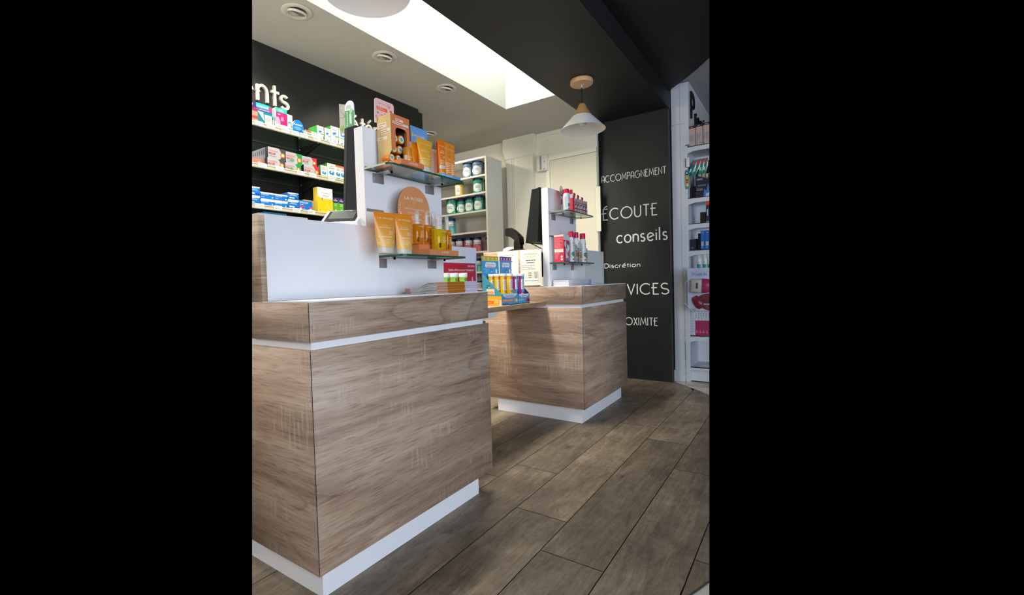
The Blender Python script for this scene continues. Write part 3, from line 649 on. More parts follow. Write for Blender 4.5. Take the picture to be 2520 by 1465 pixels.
for i, (p0,p1,l) in enumerate(((669,673,'thin white box edge beside the teal pack'),(674.5,678.5,'thin grey box edge between teal and pink packs'))):
    pbox('medicine_box', l, 'medicine box', p0,p1,268,XF-.004*i,z,.06,('#e9ebea','#b9bdbd')[i],[('r',0,.4,.8,.6,('#1f7f86','#8d8f90')[i])],group='packs on the top wall shelf')
pbox('medicine_box','pink and teal box with white lettering on the top shelf','medicine box',678.7,706,263,XF,z,.05,'#e01a68',[('r',0,.80,1,1,'#1fae9c'),('r',0,0,1,.24,'#f2e9e2'),('p',[(0,.24),(0,.55),(.2,.58),(.34,.42),(.36,.28),(.3,.24)],'#f29ab8'),('t','AZÉOL',.45,.85,.09,'#ffffff',.5),('c',.1,.66,.4,.74,1,'#ffffff'),('l',.42,.4,.8,.62,4,'#f4b0c8'),('r',.45,.44,.52,.54,'#ffffff'),('l',.1,.06,.6,.18,2,'#a08a80')],group='packs on the top wall shelf',side='#e8d8d0')
pbox('medicine_box','narrow cream box with teal print beside the domed blue pack','medicine box',706.5,719,281,XF,z,.05,'#efe9d8',[('c',.1,.78,.9,.86,1,'#3a9a8c'),('o',.45,.48,.13,'#2f9d92'),('r',.2,.36,.7,.5,'#eef4ec'),('o',.78,.34,.06,'#e87a50'),('r',.1,.18,.9,.21,'#5fb0a8'),('c',.15,.05,.85,.12,1,'#9a9484')],group='packs on the top wall shelf')
blister('dome topped blue pack with white lettering on the top shelf', 719.2,747,291,z,'#1f7fc4',[('t','Activir',.47,.60,.15,'#ffffff',.80),('c',.1,.30,.8,.52,3,'#9fcdf0'),('p',[(.9,.0),(1,.0),(1,.3),(.88,.42),(.84,.36),(.95,.25)],'#f0b8b0')], dome=.62)
for i, (pa,pb_,py) in enumerate(((751,764,318),(756,780,319))):
    pass
pbox('medicine_box','flat mint box with red ends on the top shelf','medicine box',752.5,779.5,319,XF,z,.08,'#bfe3cd',[('r',0,.72,.5,1,'#e06a60'),('r',0,0,.5,.22,'#e06a60'),('r',.0,.22,.05,.72,'#f0f4ee'),('c',.1,.38,.5,.6,2,'#4a8a70'),('o',.92,.3,.1,'#d84a50')],group='packs on the top wall shelf')
def herbal(label, px0, px1, pyt, zb, xf=XF, depth=.09, kind=0, grp='green sided footprint boxes'):
    ds = [('c',.15,.80,.85,.90,1,'#d8a090'),('c',.15,.66,.85,.78,1,'#3a9a5c'),('o',.38,.38,.13,'#2a8ac4'),('o',.56,.44,.10,'#2a8ac4'),('r',.5,.14,1,.22,'#4aa84c'),('l',.08,.5,.22,.6,2,'#8aba98')]
    if kind: ds = [('r',0,.86,1,1,'#e8e4d4'),('c',.15,.80,.9,.88,1,'#c87a70'),('c',.15,.66,.9,.76,1,'#3a9a5c'),('o',.40,.42,.12,'#1f7fc0'),('o',.62,.40,.12,'#1f7fc0'),('r',.42,.42,.6,.5,'#f2efe2'),('r',.08,.12,.92,.17,'#4aa84c')]
    if kind == 2: ds = [('r',0,.88,1,1,'#d8704a')]+ds[1:]
    return pbox('herbal_box', label, 'medicine box', px0,px1,pyt,xf,zb,depth,'#f2efe2',ds,side='#3f9a3c',top='#3f9a3c',group=grp)
h2 = .0
for i, (p0,p1,pt,pl) in enumerate(((779.8,796,308,331),(798,813,314,336),(813.5,832.5,309,338),(833.5,849.5,315,343))):
    nm = ('first','second','third','last')[i]
    zl = at(p0,pl,0,XF).z
    herbal('green and cream herbal box, lower one of the %s pair on the top shelf'%nm, p0+.5,p1,pl,z,kind=0)
    o = herbal('green and cream herbal box, upper one of the %s pair on the top shelf'%nm, p0,p1,pt,zl+.0004,kind=1 if i==3 else 0)
# second shelf
z = ZL[1]+.0003
g2 = 'boxes on the second wall shelf'
for i in range(7):
    p0 = 622+i*5.0
    pbox('medicine_box', ('leftmost','second','third','fourth','fifth','sixth','rightmost')[i]+' of the upright silver cartons seen end on, second shelf', 'medicine box', p0, p0+4.6, 374-i*2.0, XF-.03, z+.0, .09, '#9c9c9c', [('r',.1,.25,.6,.42,'#e8642a'),('r',.1,.05,.8,.2,'#2a2a2c'),('r',.1,.66,.5,.9,'#55565a')], group='silver cartons seen end on')
pbox('medicine_box','coral box with a white swirl at the left edge of the second shelf','medicine box',600,644,384,XF+.006,z,.02,'#ee7a6c',[('o',.84,.35,.24,'#f6d0c8'),('o',.84,.35,.16,'#d8506a'),('r',.94,.1,1,.5,'#9ac83c'),('r',.1,.8,.5,.86,'#f8b8a8')],group=g2)
def silver(label, px0, px1, pyt, zb, acc, xf=XF):
    ds = [('p',[(.62,1),(1,1),(1,0),(.66,.0),(.8,.45)],acc),('o',.82,.42,.24,'#c8402a'),('o',.82,.42,.20,'#f08a1e'),('o',.82,.42,.13,'#fff0a0'),('t','NUROFEN',.30,.60,.16,'#e05a60',.5),('r',.04,.36,.40,.50,'#d8203c'),('c',.07,.40,.36,.47,1,'#ffffff'),('c',.06,.14,.5,.22,1,'#6a6a6a')]
    if acc == '#1f9a44': ds.append(('r',.24,.28,.5,.42,'#58b858'))
    return pbox('medicine_box', label, 'medicine box', px0,px1,pyt,xf,zb,.08,'#b9b9b8',ds,side='#3c3c40',top='#cfcfce',group='silver pain relief boxes with a glowing orange dot')
for i, (p0,p1,pt,pl,acc,nm) in enumerate(((659,702.5,360,386.5,'#4a4b50','dark cornered'),(703,742.5,372,399,'#1f9a44','green cornered'),(743,779,383,404,'#d02848','red cornered'))):
    zl = at(p0,pl,0,XF).z
    sh_ = 4.5 if i == 2 else -1
    silver(nm+' silver box with an orange glowing dot, lower of its pair', p0+sh_,p1+(6 if i==2 else -2),pl,z,acc)
    silver(nm+' silver box with an orange glowing dot, upper of its pair', p0,p1,pt,max(zl,at(p0,pl,0,XF).z)+.0004,acc, XF-.001)
herbal('small green and cream footprint box right of the silver boxes', 788.5,804.5,406,z,kind=1); herbal('largest green and cream footprint box on the second shelf', 805,825.2,401,z,kind=1,depth=.1)
herbal('orange topped slim footprint box, left one of two', 825.6,836.8,406,z,kind=2); herbal('orange topped slim footprint box, right one beside the monitor', 837.2,848.5,409,z,kind=2)
# third shelf
z = ZL[2]+.0003
def blue(label, px0, px1, pyt, zb, style=0):
    ds = [('r',0,.80,1,1,'#f0f2f4'),('t','UPSA',.62,.83,.13,'#56524f',.3),('t','EFFERALGAN',.32,.62,.13,'#e8f2fa',.5),('r',.02,.0,1,.14,'#f0eeee'),('r',.05,.03,.95,.07,'#e8a098'),('l',.06,.3,.4,.5,2,'#90c0e8'),('o',.85,.38,.10,'#f4f8fc')]
    if style == 1: ds = [('p',[(0,1),(0,.86),(.3,.80),(.7,.84),(1,.9),(1,1)],'#f4f4f6'),('t','UPSA',.62,.86,.10,'#56524f',.42),('c',.15,.6,.85,.76,2,'#bfe0f6'),('o',.25,.34,.10,'#f4f8fc'),('r',.12,.28,.6,.4,'#f4f8fc'),('r',.66,.24,.95,.36,'#123a86'),('r',0,.0,1,.12,'#e8eaf0')]
    if style == 2: ds = [('t','EFFERALGAN',.38,.72,.18,'#e8f2fa',.62),('l',.06,.55,.5,.66,1,'#9fd0f0'),('r',.02,.36,.42,.48,'#d8306a'),('o',.13,.2,.12,'#f0e8ec'),('r',.72,.34,.98,.44,'#d83a70'),('p',[(.7,.12),(.85,.35),(.98,.3),(.9,.08)],'#b8d0ec'),('l',.25,.1,.6,.28,2,'#8fc0e8')]
    return pbox('medicine_box', label, 'medicine box', px0,px1,pyt,XF,zb,.08,'#1173c8',ds,side='#0e5aa6',top='#e9edf1',group='blue and white boxes on the third wall shelf')
for i, (p0,p1,pt,pl,st,nm) in enumerate(((606,639,456,481.5,1,'pair at the photo edge'),(640.5,674.5,471.5,490.5,0,'second pair'),(675,707.5,476.5,495,0,'third pair'),(708,734.5,473,492.5,1,'tallest pair'))):
    zl = at(p0,pl,0,XF).z
    blue('blue and white medicine box, lower of the %s'%nm, p0,p1,pl,z,st); blue('blue and white medicine box, upper of the %s'%nm, p0,p1,pt,zl+.0004,st)
blue('single blue medicine box with pink band, no box on top', 735.2,768,492,z,2)
for k, (a_,b_2) in enumerate(((520,513),(512,500),(499.5,490))):
    pass
for k in range(3):
    zz = z+.026*k
    o = MB().box(0,0,0,.085,.10,.0255,P('#c9ad5c',.35)).build('medicine_box', loc=(XF-.02, at(748,500,0,XF-.02).y, zz), rz=E_, label='small gold carton, %s of the stack of three'%('bottom','middle','top')[k], cat='medicine box', group='gold cartons stacked on the third shelf')
pbox('medicine_box','tall yellow and white allergy box on the third shelf','medicine box',780.5,817.5,460,XF+.008,z,.045,'#f2c912',[('r',0,.58,1,1,'#efefec'),('p',[(0,.58),(.0,.66),(.28,.58)],'#f2c912'),('t','AllergiFlash',.55,.78,.045,'#6a6a66',.6),('c',.3,.68,.8,.72,1,'#6a6a66'),('c',.25,.62,.8,.65,1,'#9a9a96'),('r',.27,.52,.33,.61,'#2a7ac0'),('o',.72,.26,.16,'#f5d63c'),('o',.72,.26,.13,'#f2c912'),('o',.72,.26,.06,'#f5d63c'),('l',.1,.9,.25,.93,1,'#5a5a58'),('r',.1,.09,.15,.13,'#2a7ac0')],side='#e0c43c',group='boxes on the third wall shelf')
for i, (p0,p1) in enumerate(((818.2,832,),(832.6,846))):
    pbox('medicine_box','blue topped green box, %s of the two beside the monitor'%('left','right')[i],'medicine box',p0,p1,485+i*2,XF,z,.07,'#5fae2c',[('r',0,.74,1,1,'#16296c'),('p',[(.1,.78),(.5,.72),(.9,.78),(.9,.72),(.5,.68),(.1,.72)],'#16296c'),('o',.5,.90,.05,'#e8484c'),('t','HUMEX',.5,.78,.08,'#ffffff',.7),('c',.2,.5,.8,.66,2,'#eef6e0'),('p',[(.3,.05),(.45,.35),(.6,.3),(.7,.05)],'#e8f0c8')],group='boxes on the third wall shelf')
z = ZL[3]+.0003
for i, (p0,p1) in enumerate(((600,638),(650,705))):
    pbox('medicine_box',('pale box with blue marks low behind the counter at the photo edge','blue medicine box low behind the near white block')[i],'medicine box',p0,p1,(528,521)[i],XF,z,.08,('#e6e8ea','#1173a8')[i],[('r',.5,.4,.6,.9,'#2060a0'),('t','EFFERALGAN',.4,.6,.3,'#dceaf4',.5)],side='#0e5aa6',top=('#e9edf1','#1884b8')[i])

# ------------------------------------------------------------------ back cabinet of tins
YB = 4.0; XR = -2.713
zs = [2.132,1.951,1.762,1.542,1.328,1.112,.93]
cab = empty('tin_cabinet', (XR,YB,0), 0, 'tall white open cabinet of milk tins against the back wall', 'cabinet')
CW = P('#d5d3c8',.5,name='cabinet_white')
MB().box(-.02,0,0,0,.30,2.318,CW).build('side_panel', cab, label='right side panel')
MB().box(-1.0,.285,0,-.0202,.30,2.30,P('#c4c2b8',.6)).build('back_panel', cab)
MB().box(-1.0,0,2.298,-.0202,.284,2.318,CW).build('top_board', cab)
for z in zs+[.6,.3]: MB().box(-1.0,.004,z-.018,-.0202,.284,z,CW).build('shelf', cab)
def row(items, zi, cols, ds, lid, grp, lb):
    for i, (p0,p1,pt) in enumerate(items):
        can('milk_tin', lb[i], p0,p1,pt, YB+.03, zs[zi]+.0003, cols, ds, grp, lid=lid)
NOV = lambda c, t='Novalac': [('o',.42,.45,.34,'#d3d8d2'),('t',t,.45,.74,.15,'#22284a',.62),('c',.22,.4,.66,.6,2,c),('l',.78,.1,.95,.8,6,'#dfe8e0')]
row([(1139,1163,401),(1162.5,1187,396),(1186.6,1212,391)],0,'#5f7f9c',NOV('#5f7f9c'),'#22385e','blue tins on the top cabinet shelf',['blue milk tin, leftmost on the top cabinet shelf','blue milk tin, middle of the top cabinet shelf','blue milk tin by the cabinet side, top shelf'])
row([(1163.5,1188,440),(1187.6,1212,436)],1,'#2f9a80',NOV('#2f9a80'),'#1b2a4a','green tins on the second cabinet shelf',['green milk tin with a pink dot, second cabinet shelf','green milk tin by the cabinet side, second shelf'])
row([(1119,1141,452)],1,'#d9b93c',[('r',.05,.15,.5,.9,'#dcdcd2'),('c',.1,.4,.45,.7,2,'#8a4a50'),('l',.6,.1,.8,.8,7,'#f0ead0')],'#5a5748','green tins on the second cabinet shelf',['yellow and grey milk tin seen behind the glass shelf edge'])
row([(1098.5,1125,489),(1124.8,1145,492),(1144.8,1167,488),(1166.8,1189.5,482),(1189.3,1214,480)],2,'#2f9a80',NOV('#2f9a80'),'#1b2a4a','green tins on the third cabinet shelf',['green milk tin, first beside the display panel, third shelf','green milk tin, second on the third cabinet shelf','green milk tin, middle of the third cabinet shelf','green milk tin, fourth on the third cabinet shelf','green milk tin by the cabinet side, third shelf'])
PIC = lambda c: [('r',.0,.62,1,1,'#d9dcdf'),('p',[(0,.62),(.2,.5),(.5,.45),(.5,.62)],'#d9dcdf'),('t','Picot',.42,.58,.28,'#1d2f55',.72),('r',.62,.05,.98,.5,c)]
row([(1098,1121,540)],3,'#58a8ae',PIC('#6ab8bc'),'#16365c','tins with dark lids on the lower shelves',['lone turquoise and white milk tin on the fourth cabinet shelf'])
row([(1101,1121,590),(1121,1142,588),(1142,1163.3,586.5),(1163.3,1184.5,585),(1184.5,1207,582)],4,'#c8606c',PIC('#d07a82'),'#16264a','pink and white tins on the fifth cabinet shelf',['pink and white tin next to the oil bottles','pink and white tin, second on the fifth shelf','pink and white tin, middle of the fifth shelf','pink and white tin, fourth on the fifth shelf','pink and white tin by the cabinet side, fifth shelf'])
row([(1163,1185,637)],5,'#3a9a80',PIC('#8ac4b4'),'#16264a','tins with dark lids on the lower shelves',['green and white tin between the red poster and the fizz carton'])
row([(1165,1188,692)],6,'#cdc9d8',[('l',.1,.1,.9,.8,5,'#8a86a8')],'#16264a','tins with dark lids on the lower shelves',['navy lidded tin low between the poster and the fizz carton'])

# small wall things
th = empty('thermostat', (-2.325,4.38,2.152), 0, 'white wall thermostat box between column and door', 'thermostat')
MB().rbox(0,0,0,.125,.024,.165,P('#dad7cc',.4),.005).build('case', th)
MB().box(.038,-.0012,.012,.058,-.0001,.158,P('#8d938f',.3)).build('vent_strip', th)
MB().box(.09,-.002,.085,.096,-.0001,.098,P('#55554f')).box(.078,-.0008,.012,.1,-.0001,.018,P('#44443f')).build('switch', th)
pn = at(1466,460,1,4.395); p2 = at(1470,570,1,4.395)
tag(MB().box(0,0,0,.045,.01,pn.z-p2.z,P('#e6dfc6',.5)).build('notice_board', loc=(pn.x,4.393,p2.z)), 'pale yellow panel at the edge of the cream wall beside the black wall', 'panel')

# ------------------------------------------------------------------ near display : upper glass shelf
ORANGE, TAN = '#e0814e', '#d9b878'
st = empty('carton_display_stand', (-1.33,1.352,ZG1), E_, 'orange and tan cardboard stand with a window, on the upper near glass shelf', 'product display')
ST = at(1043.7,405,0,-1.33).y-1.352
MB().box(0,0,0,ST,.150,.0205,P(ORANGE,.6),left=P('#e07c48',.6)).text('LA ROSÉE', ST*.52,.0065,.0085,P('#fdf1e6'),-.0005,align='c').build('tray', st)
# column  local: x 0.02..0.125, y .068...155, z .0205...221
cx0, cx1, cy0, cy1, cz0, cz1 = .014, .122, .066, .150, .0206, .222
cm = MB(); o1 = P(ORANGE,.6); tn = P(TAN,.6)
cm.add([(cx0,cy1,cz0),(cx0,cy0+.026,cz0),(cx0,cy0+.026,cz0+.022),(cx0,cy0,cz0+.05),(cx0,cy0,cz1),(cx0,cy1,cz1)], [(0,1,2,3,4,5)], tn)
cm.add([(cx1,cy0,cz0),(cx1,cy1,cz0),(cx1,cy1,cz1),(cx1,cy0,cz1)], [(0,1,2,3)], tn)
cm.add([(cx0,cy1,cz0),(cx1,cy1,cz0),(cx1,cy1,cz1),(cx0,cy1,cz1)], [(0,1,2,3)], P('#6b4a3a',.7)); cm.add([(cx0,cy0,cz1),(cx1,cy0,cz1),(cx1,cy1,cz1),(cx0,cy1,cz1)], [(0,1,2,3)], o1)
for side_x in (cx0+.0006, cx1-.0006): cm.add([(side_x,cy0+.03,cz0),(side_x,cy1,cz0),(side_x,cy1,cz1),(side_x,cy0+.03,cz1)], [(0,1,2,3)], P('#6b4a3a',.7))
wx0, wx1, wz1, rr_ = cx0+.024, cx1-.018, cz1-.052, .016
win = [(wx0,cz0),(wx0,wz1-rr_)]+[(wx0+rr_-rr_*math.cos(t_*PI/10), wz1-rr_+rr_*math.sin(t_*PI/10)) for t_ in range(1,6)]+[(wx1-rr_+rr_*math.sin(t_*PI/10), wz1-rr_+rr_*math.cos(t_*PI/10)) for t_ in range(0,5)]+[(wx1,wz1-rr_),(wx1,cz0)]
pts = [(cx1,cz0),(cx1,cz1),(cx0,cz1),(cx0,cz0+.05),(wx0,cz0+.062)]+win[1:]
cm.poly([(x,z_) for x,z_ in pts][::1], cy0, cy0+.0012, o1)
for (a0,b0,a1,b1) in ((.04,.197,.084,.207),(.022,.183,.116,.193)): cm.rect(a0,b0,a1,b1,P('#f7dccd',.6),cy0-.0003)
cm.lines(.044,.199,.080,.206,1,P('#c8643c'),cy0-.0006); cm.lines(.026,.185,.112,.192,1,P('#c8643c'),cy0-.0006,seed=4); cm.lines(.074,.172,.112,.178,1,P('#f9e2d2'),cy0-.0006,seed=8)
for (a0,a1,z0_,z1_) in ((.094,.146,.170,.192),(.072,.128,.143,.163),(.090,.150,.120,.132)):
    cm.rect(-a1,z0_,-a0+.0,z1_,P('#eadfcb',.6),cx0-.0004,face='L'); cm.lines(-a1+.006,z0_+.002,-a0-.004,z1_-.002,2 if z1_-z0_>.015 else 1,P('#c87a4a'),cx0-.0007,face='L',seed=int(a0*999))
cm.build('window_column', st)
# back card with rounded corners
hc = MB(); x0,x1,z0_,z1_,r_ = -.020,.118,.205,.312,.016
p_ = [(x0+.012,z0_),(x1-.004,z0_)]+[(x1-r_+r_*math.cos(k*PI/10), z1_-.02-r_+r_*math.sin(k*PI/10)+.0) for k in range(0,6)]+[(x0+r_-r_*math.sin(k*PI/10), z1_-r_+r_*math.cos(k*PI/10)) for k in range(0,6)]
p_ = [(.002,.2),(.112,.2),(.118,.292)]+[(.118-.014+.014*math.cos(k*PI/10), .292+.014*math.sin(k*PI/10)) for k in range(1,6)]+[(.022-.014*math.sin(k*PI/10)-.002, .292+.014*math.cos(k*PI/10)) for k in range(0,6)]
hc.poly(p_, cy1+.001, cy1+.003, P('#f0cfc4',.6)); Y = cy1+.0007
hc.text('LA ROSÉE',.062,.284,.011,P('#d98f86'),Y,width=.074,align='c').rect(.016,.258,.078,.273,P('#ee6b45'),Y).lines(.02,.260,.074,.272,2,P('#f8c8b0'),Y-.0003)
for k,(a,b,r2) in enumerate(((.028,.214,.013),(.047,.238,.005),(.058,.222,.004),(.098,.268,.006),(.106,.246,.004),(.022,.246,.006),(.060,.248,.004),(.104,.222,.005),(.012,.228,.004),(.088,.282,.004))): hc.disc(a,b,r2,P('#b4637a' if k<4 else '#d48f98'),Y-.0001*k)
hc.rect(.068,.2,.092,.243,P('#e87f2c'),Y-.0004).rect(.070,.203,.09,.222,P('#f0984a'),Y-.0006).build('back_card', st)
def jar(px, py, x, r, label, lx=0):
    a = at(px, py, 0, x)
    t = empty('balm_jar', (x, a.y, a.z), E_, label, 'cosmetic jar', 'orange balm jars lying in the window carton')
    MB().lathe([(r*.9,.045),(r*.96,.043),(r*.96,.012)], 0,0, P('#d97a14',.35), 28, axis='y').build('pot', t)
    MB().lathe([(r*.97,.0118),(r,.010),(r,.002),(r*.94,0)], 0,0, P('#e58a18',.3), 28, axis='y').disc(0,0,r*.72,P('#eef2ec'),-.0004).disc(0.001,0,r*.45,P('#7ab8b4'),-.0008).disc(-r*.5,r*.2,r*.13,P('#e0806a'),-.001).build('lid', t)
jar(987.5,344,-1.412,.019,'orange jar with white lid label, highest on the right of the carton window')
jar(971.5,340,-1.414,.018,'orange jar at the upper left of the carton window'); jar(984.5,369,-1.412,.018,'orange jar in the middle of the carton window')
jar(970,366,-1.414,.017,'orange jar at the middle left of the carton window'); jar(964.5,387.5,-1.408,.0165,'orange jar lying lowest at the open corner of the carton'); jar(981,389.5,-1.415,.014,'orange jar lying at the bottom of the carton window')
a = at(991,392,0,-1.365); b = at(1014,392,0,-1.365); rj = true_r(b.y-a.y,(a+b)/2,'E'); zt = at(1002,360.5,0,-1.365).z
t = empty('balm_stick', (-1.362-rj,at(1003,380,0,-1.362-rj).y,ZG1+.0208), math.radians(62), 'orange round sun stick with square of print standing in the front of the tray', 'cosmetic jar')
hh = zt-ZG1-.0208
MB().lathe([(rj*.96,-.0203),(rj*.97,hh*.55)],0,0,P('#e8961e',.35),28).text('LA ROSÉE',0,hh*.36,.005,P('#fdf0d8'),-.0004,width=rj*1.3,align='c',fn=ROUND(rj*.97)).rect(-rj*.9,hh*.02,-rj*.45,hh*.52,P('#efe6ea'),-.0005,fn=ROUND(rj*.97),n=3).lines(-.004,0,rj*.6,hh*.3,3,P('#fdf0d8'),-.0005,fn=ROUND(rj*.97)).build('body',t)
MB().lathe([(rj,hh*.555),(rj*1.02,hh*.6),(rj*1.02,hh*.93),(rj*.95,hh)],0,0,P('#d98a1c',.4),28).build('lid',t)
# blue card
a = at(1010.5,308,0,-1.472); b = at(1050,308,0,-1.472)
mb = MB().poly([(0,0),(b.y-a.y,0),(b.y-a.y,a.z-ZG1),(0,a.z-ZG1)],0,.002,P('#6fa0d8',.5)).text('LA ROSÉE',(b.y-a.y)*.5,(a.z-ZG1)*.82,.0085,P('#e8f0fa'),width=(b.y-a.y)*.66,align='c')
mb.poly([((b.y-a.y)*.08,.09),((b.y-a.y)*.32,.09),((b.y-a.y)*.22,(a.z-ZG1)*.78)],-.0005,-.0003,P('#a9c8ea')).disc(.008,(a.z-ZG1)*.83,.008,P('#d8a83a'))
mb.build('advert_card', loc=(-1.472,a.y,ZG1), rz=E_, label='blue advertising card standing behind the yellow tubes', cat='card')
SOL = lambda top, c2: [('r',0,.955,1,1,top),('t','LA ROSÉE',.5,.83,.042,'#fdeec8',.72),('t','Lait solaire',.40,.655,.034,'#fdeac0'),('c',.12,.60,.7,.64,1,'#fbe0a8'),('t','50',.60,.46,.085,'#fff6e0'),('l',.12,.36,.8,.42,1,'#fbe0a8'),('l',.12,.20,.8,.34,4,'#fbe2a0')]
YG = 'yellow and orange sun cream tubes'
CAPM = P('#d5cbbf',.25,name='pearl_cap')
squeeze_tube('sun_cream_tube','yellow sun cream tube at the back, half hidden on the upper shelf',1011,1030,347,-1.395,ZG1,'#e08f10',CAPM,[],YG)
squeeze_tube('sun_cream_tube','large yellow sun cream tube marked 50 on the upper near shelf',1024.5,1063,337,-1.353,ZG1,'#f2b640',CAPM,SOL('#f0a82c',0),YG)
a = at(1084,427,0,-1.365); b = at(1133,427,0,-1.365)
cb = MB(); w_ = b.y-a.y; cb.box(0,0,0,w_,.075,.0195,P('#6fa3da',.55),left=P('#e7c27a',.6),top=P('#5b86b4')); cb.lines(.005,.003,w_-.005,.017,2,P('#d8e6f6'))
for k in range(7): cb.rect(-.073+k*.0105,.0,-.069+k*.0105,.0193,P('#b9823c'),-.0004,face='L')
cb.build('display_carton', loc=(-1.365,a.y,ZG1), rz=E_, label='low blue and gold striped carton holding three slim orange tubes', cat='carton')
zc_ = ZG1+.0198
squeeze_tube('sun_cream_tube','slim orange tube with a white tester sticker in the striped carton',1076.5,1094,342,-1.372,zc_,'#ef8a22',CAPM,[('r',0,.92,1,1,'#ef7a12'),('t','LA ROSÉE',.5,.80,.04,'#fbdcb0',.8),('c',.15,.6,.85,.7,2,'#fbe0b0'),('t','50',.62,.47,.07,'#fff0d8'),('r',.1,.16,.9,.25,'#f2f0ec'),('t','TESTEUR',.5,.18,.045,'#33312e',.72),('l',.15,.28,.9,.42,3,'#fbe0b0')],'slim orange tubes in the striped carton',bw=.72,capf=.06)
squeeze_tube('sun_cream_tube','slim orange tube, middle of the three in the striped carton',1091,1108,349,-1.382,zc_,'#ef9030',CAPM,[('t','LA ROSÉE',.5,.80,.04,'#fbdcb0',.8),('t','50',.62,.47,.07,'#fff0d8'),('l',.15,.1,.9,.42,6,'#fbe0b0')],'slim orange tubes in the striped carton',bw=.72,capf=.06)
squeeze_tube('sun_cream_tube','slim orange tube, rightmost in the striped carton',1105,1118,355,-1.388,zc_,'#ef9030',CAPM,[('t','LA ROSÉE',.5,.80,.04,'#fbdcb0',.8),('t','50',.66,.47,.07,'#fff0d8'),('l',.15,.1,.9,.42,6,'#fbe0b0')],'slim orange tubes in the striped carton',bw=.72,capf=.06)
squeeze_tube('sun_cream_tube','dark orange tube edge behind the tester tube',1073,1082,350,-1.405,ZG1+.0198,'#e06c10',CAPM,[],'slim orange tubes in the striped carton',bw=.72,capf=.06)

# lower glass shelf
squeeze_tube('sun_cream_tube','larger orange sun milk tube marked 50, left on the lower near shelf',918,973,519,-1.352,ZG2,'#f8c060',CAPM,SOL('#f28a1c',0)+[('o',.68,.26,.045,'#fbe6b8'),('o',.68,.26,.038,'#f2a63a'),('o',.68,.26,.02,'#fbe6b8')],YG,bw=.62,capf=.14)
squeeze_tube('sun_cream_tube','smaller orange sun milk tube marked 50, beside the oil bottles',971,1013,525,-1.362,ZG2,'#f8c060',CAPM,SOL('#f28a1c',0),YG,bw=.74,capf=.12)
t0 = at(1057.5,613,0,-1.345); t1 = at(1128,613,0,-1.345)
td = empty('oil_tester_tray', (-1.345,t0.y,ZG2), E_, 'stepped orange cardboard tray holding the oil bottles', 'product display'); w_ = t1.y-t0.y
MB().box(0,0,0,w_,.146,.0255,P('#d98a58',.6)).text('LA ROSÉE',w_*.52,.010,.0085,P('#f6e6d4'),align='c').build('tray', td)
MB().box(.0,.062,.0257,w_*.86,.146,.052,P('#e08450',.6)).build('riser', td)
# arched card
ac = MB(); hw = .103; zt = 1.429-ZG2; pts = [(0,.052),(2*hw,.052)]+[(hw+hw*math.cos(k*PI/20), (zt-hw)+hw*math.sin(k*PI/20)) for k in range(21)]
pts = [(0,.053),(2*hw,.053)]+[(hw+hw*math.cos(k*PI/20), (zt-hw)+hw*math.sin(k*PI/20)) for k in range(21)]
ac.poly(pts, 0, .004, P('#dc9560',.55), P('#5a4a40',.6))
ac.text('LA ROSÉE',hw,zt-.062,.0135,P('#f7e8d6'),width=.118,align='c').text('PARIS',hw,zt-.076,.005,P('#ecd0b4'),align='c').text('HUILE DE SOIN NOURRISSANTE',hw+.004,zt-.104,.0062,P('#f7e8d6'),width=.125,align='c').text('Nourrit, répare et sublime',hw+.002,zt-.121,.0052,P('#f7e8d6'),width=.088,align='c')
ac.lines(.03,zt-.150,.18,zt-.132,2,P('#f0d4b8')).disc(.196,zt-.11,.013,P('#e9cfb2')).disc(.196,zt-.11,.009,P('#d99a66'),-.0006)
for k in range(26):
    ac.disc(.008+.014*random.random(), zt-.15+.07*random.random(), .0022, P('#f3dcc4'), -.0005-.00002*k, n=6)
ac.build('arched_card', td, loc=(-.105,.082,0))
def oil_bottle(label, px0, px1, pcap, x, zb, liquid, wide=True):
    x -= .018
    a = at(px0,pcap+30,0,x); b = at(px1,pcap+30,0,x); w_ = (b.y-a.y)*.69; ztop = at((px0+px1)/2,pcap,0,x).z; h = ztop-zb
    t = empty('oil_bottle', (x,(a.y+b.y)/2,zb), E_, label, 'bottle', 'pump bottles of golden oil'); r = w_/2; hb = h*.60
    def sq(r_, z_, n=24, e=.55): return [(r_*math.copysign(abs(math.cos(2*PI*i/n))**e,math.cos(2*PI*i/n)), r_*.9*math.copysign(abs(math.sin(2*PI*i/n))**e,math.sin(2*PI*i/n)), z_) for i in range(n)]
    mb = MB().loft([sq(r*.93,.0003),sq(r,.004),sq(r,hb*.93),sq(r*.9,hb*.98),sq(r*.5,hb)], liquid)
    fn = lambda x_,z_: -r*.9-.0004
    mb.text('LA ROSÉE',r*.12,hb*.84,.0055,P('#fbe9c8'),width=r*1.35,align='c',fn=fn).lines(-r*.1,hb*.30,r*.8,hb*.66,6,P('#f3d8a0'),fn=fn,y=-.0006,seed=int(px0)).box(-r*.85,-r*.9-.0006,hb*.1,-r*.45,-r*.9,hb*.32,P('#6b4a2c'))
    mb.build('bottle_body', t)
    MB().lathe([(r*.50,hb),(r*.52,hb+.003),(r*.52,hb+h*.05),(r*.34,hb+h*.06),(r*.32,hb+h*.22),(r*.42,hb+h*.24),(r*.42,hb+h*.28)],0,0,P('#f2ece2',.4),18).build('pump', t)
    MB().lathe([(r*.60,hb+.001),(r*.52,h*.96),(r*.42,h),(r*.0,h)],0,0,CLEAR,22,caps=(False,False)).build('clear_cap', t, label='clear plastic cap')
CLEAR = P('#efe9e2', .2, name='frosted_cap_plastic', alpha=.38)
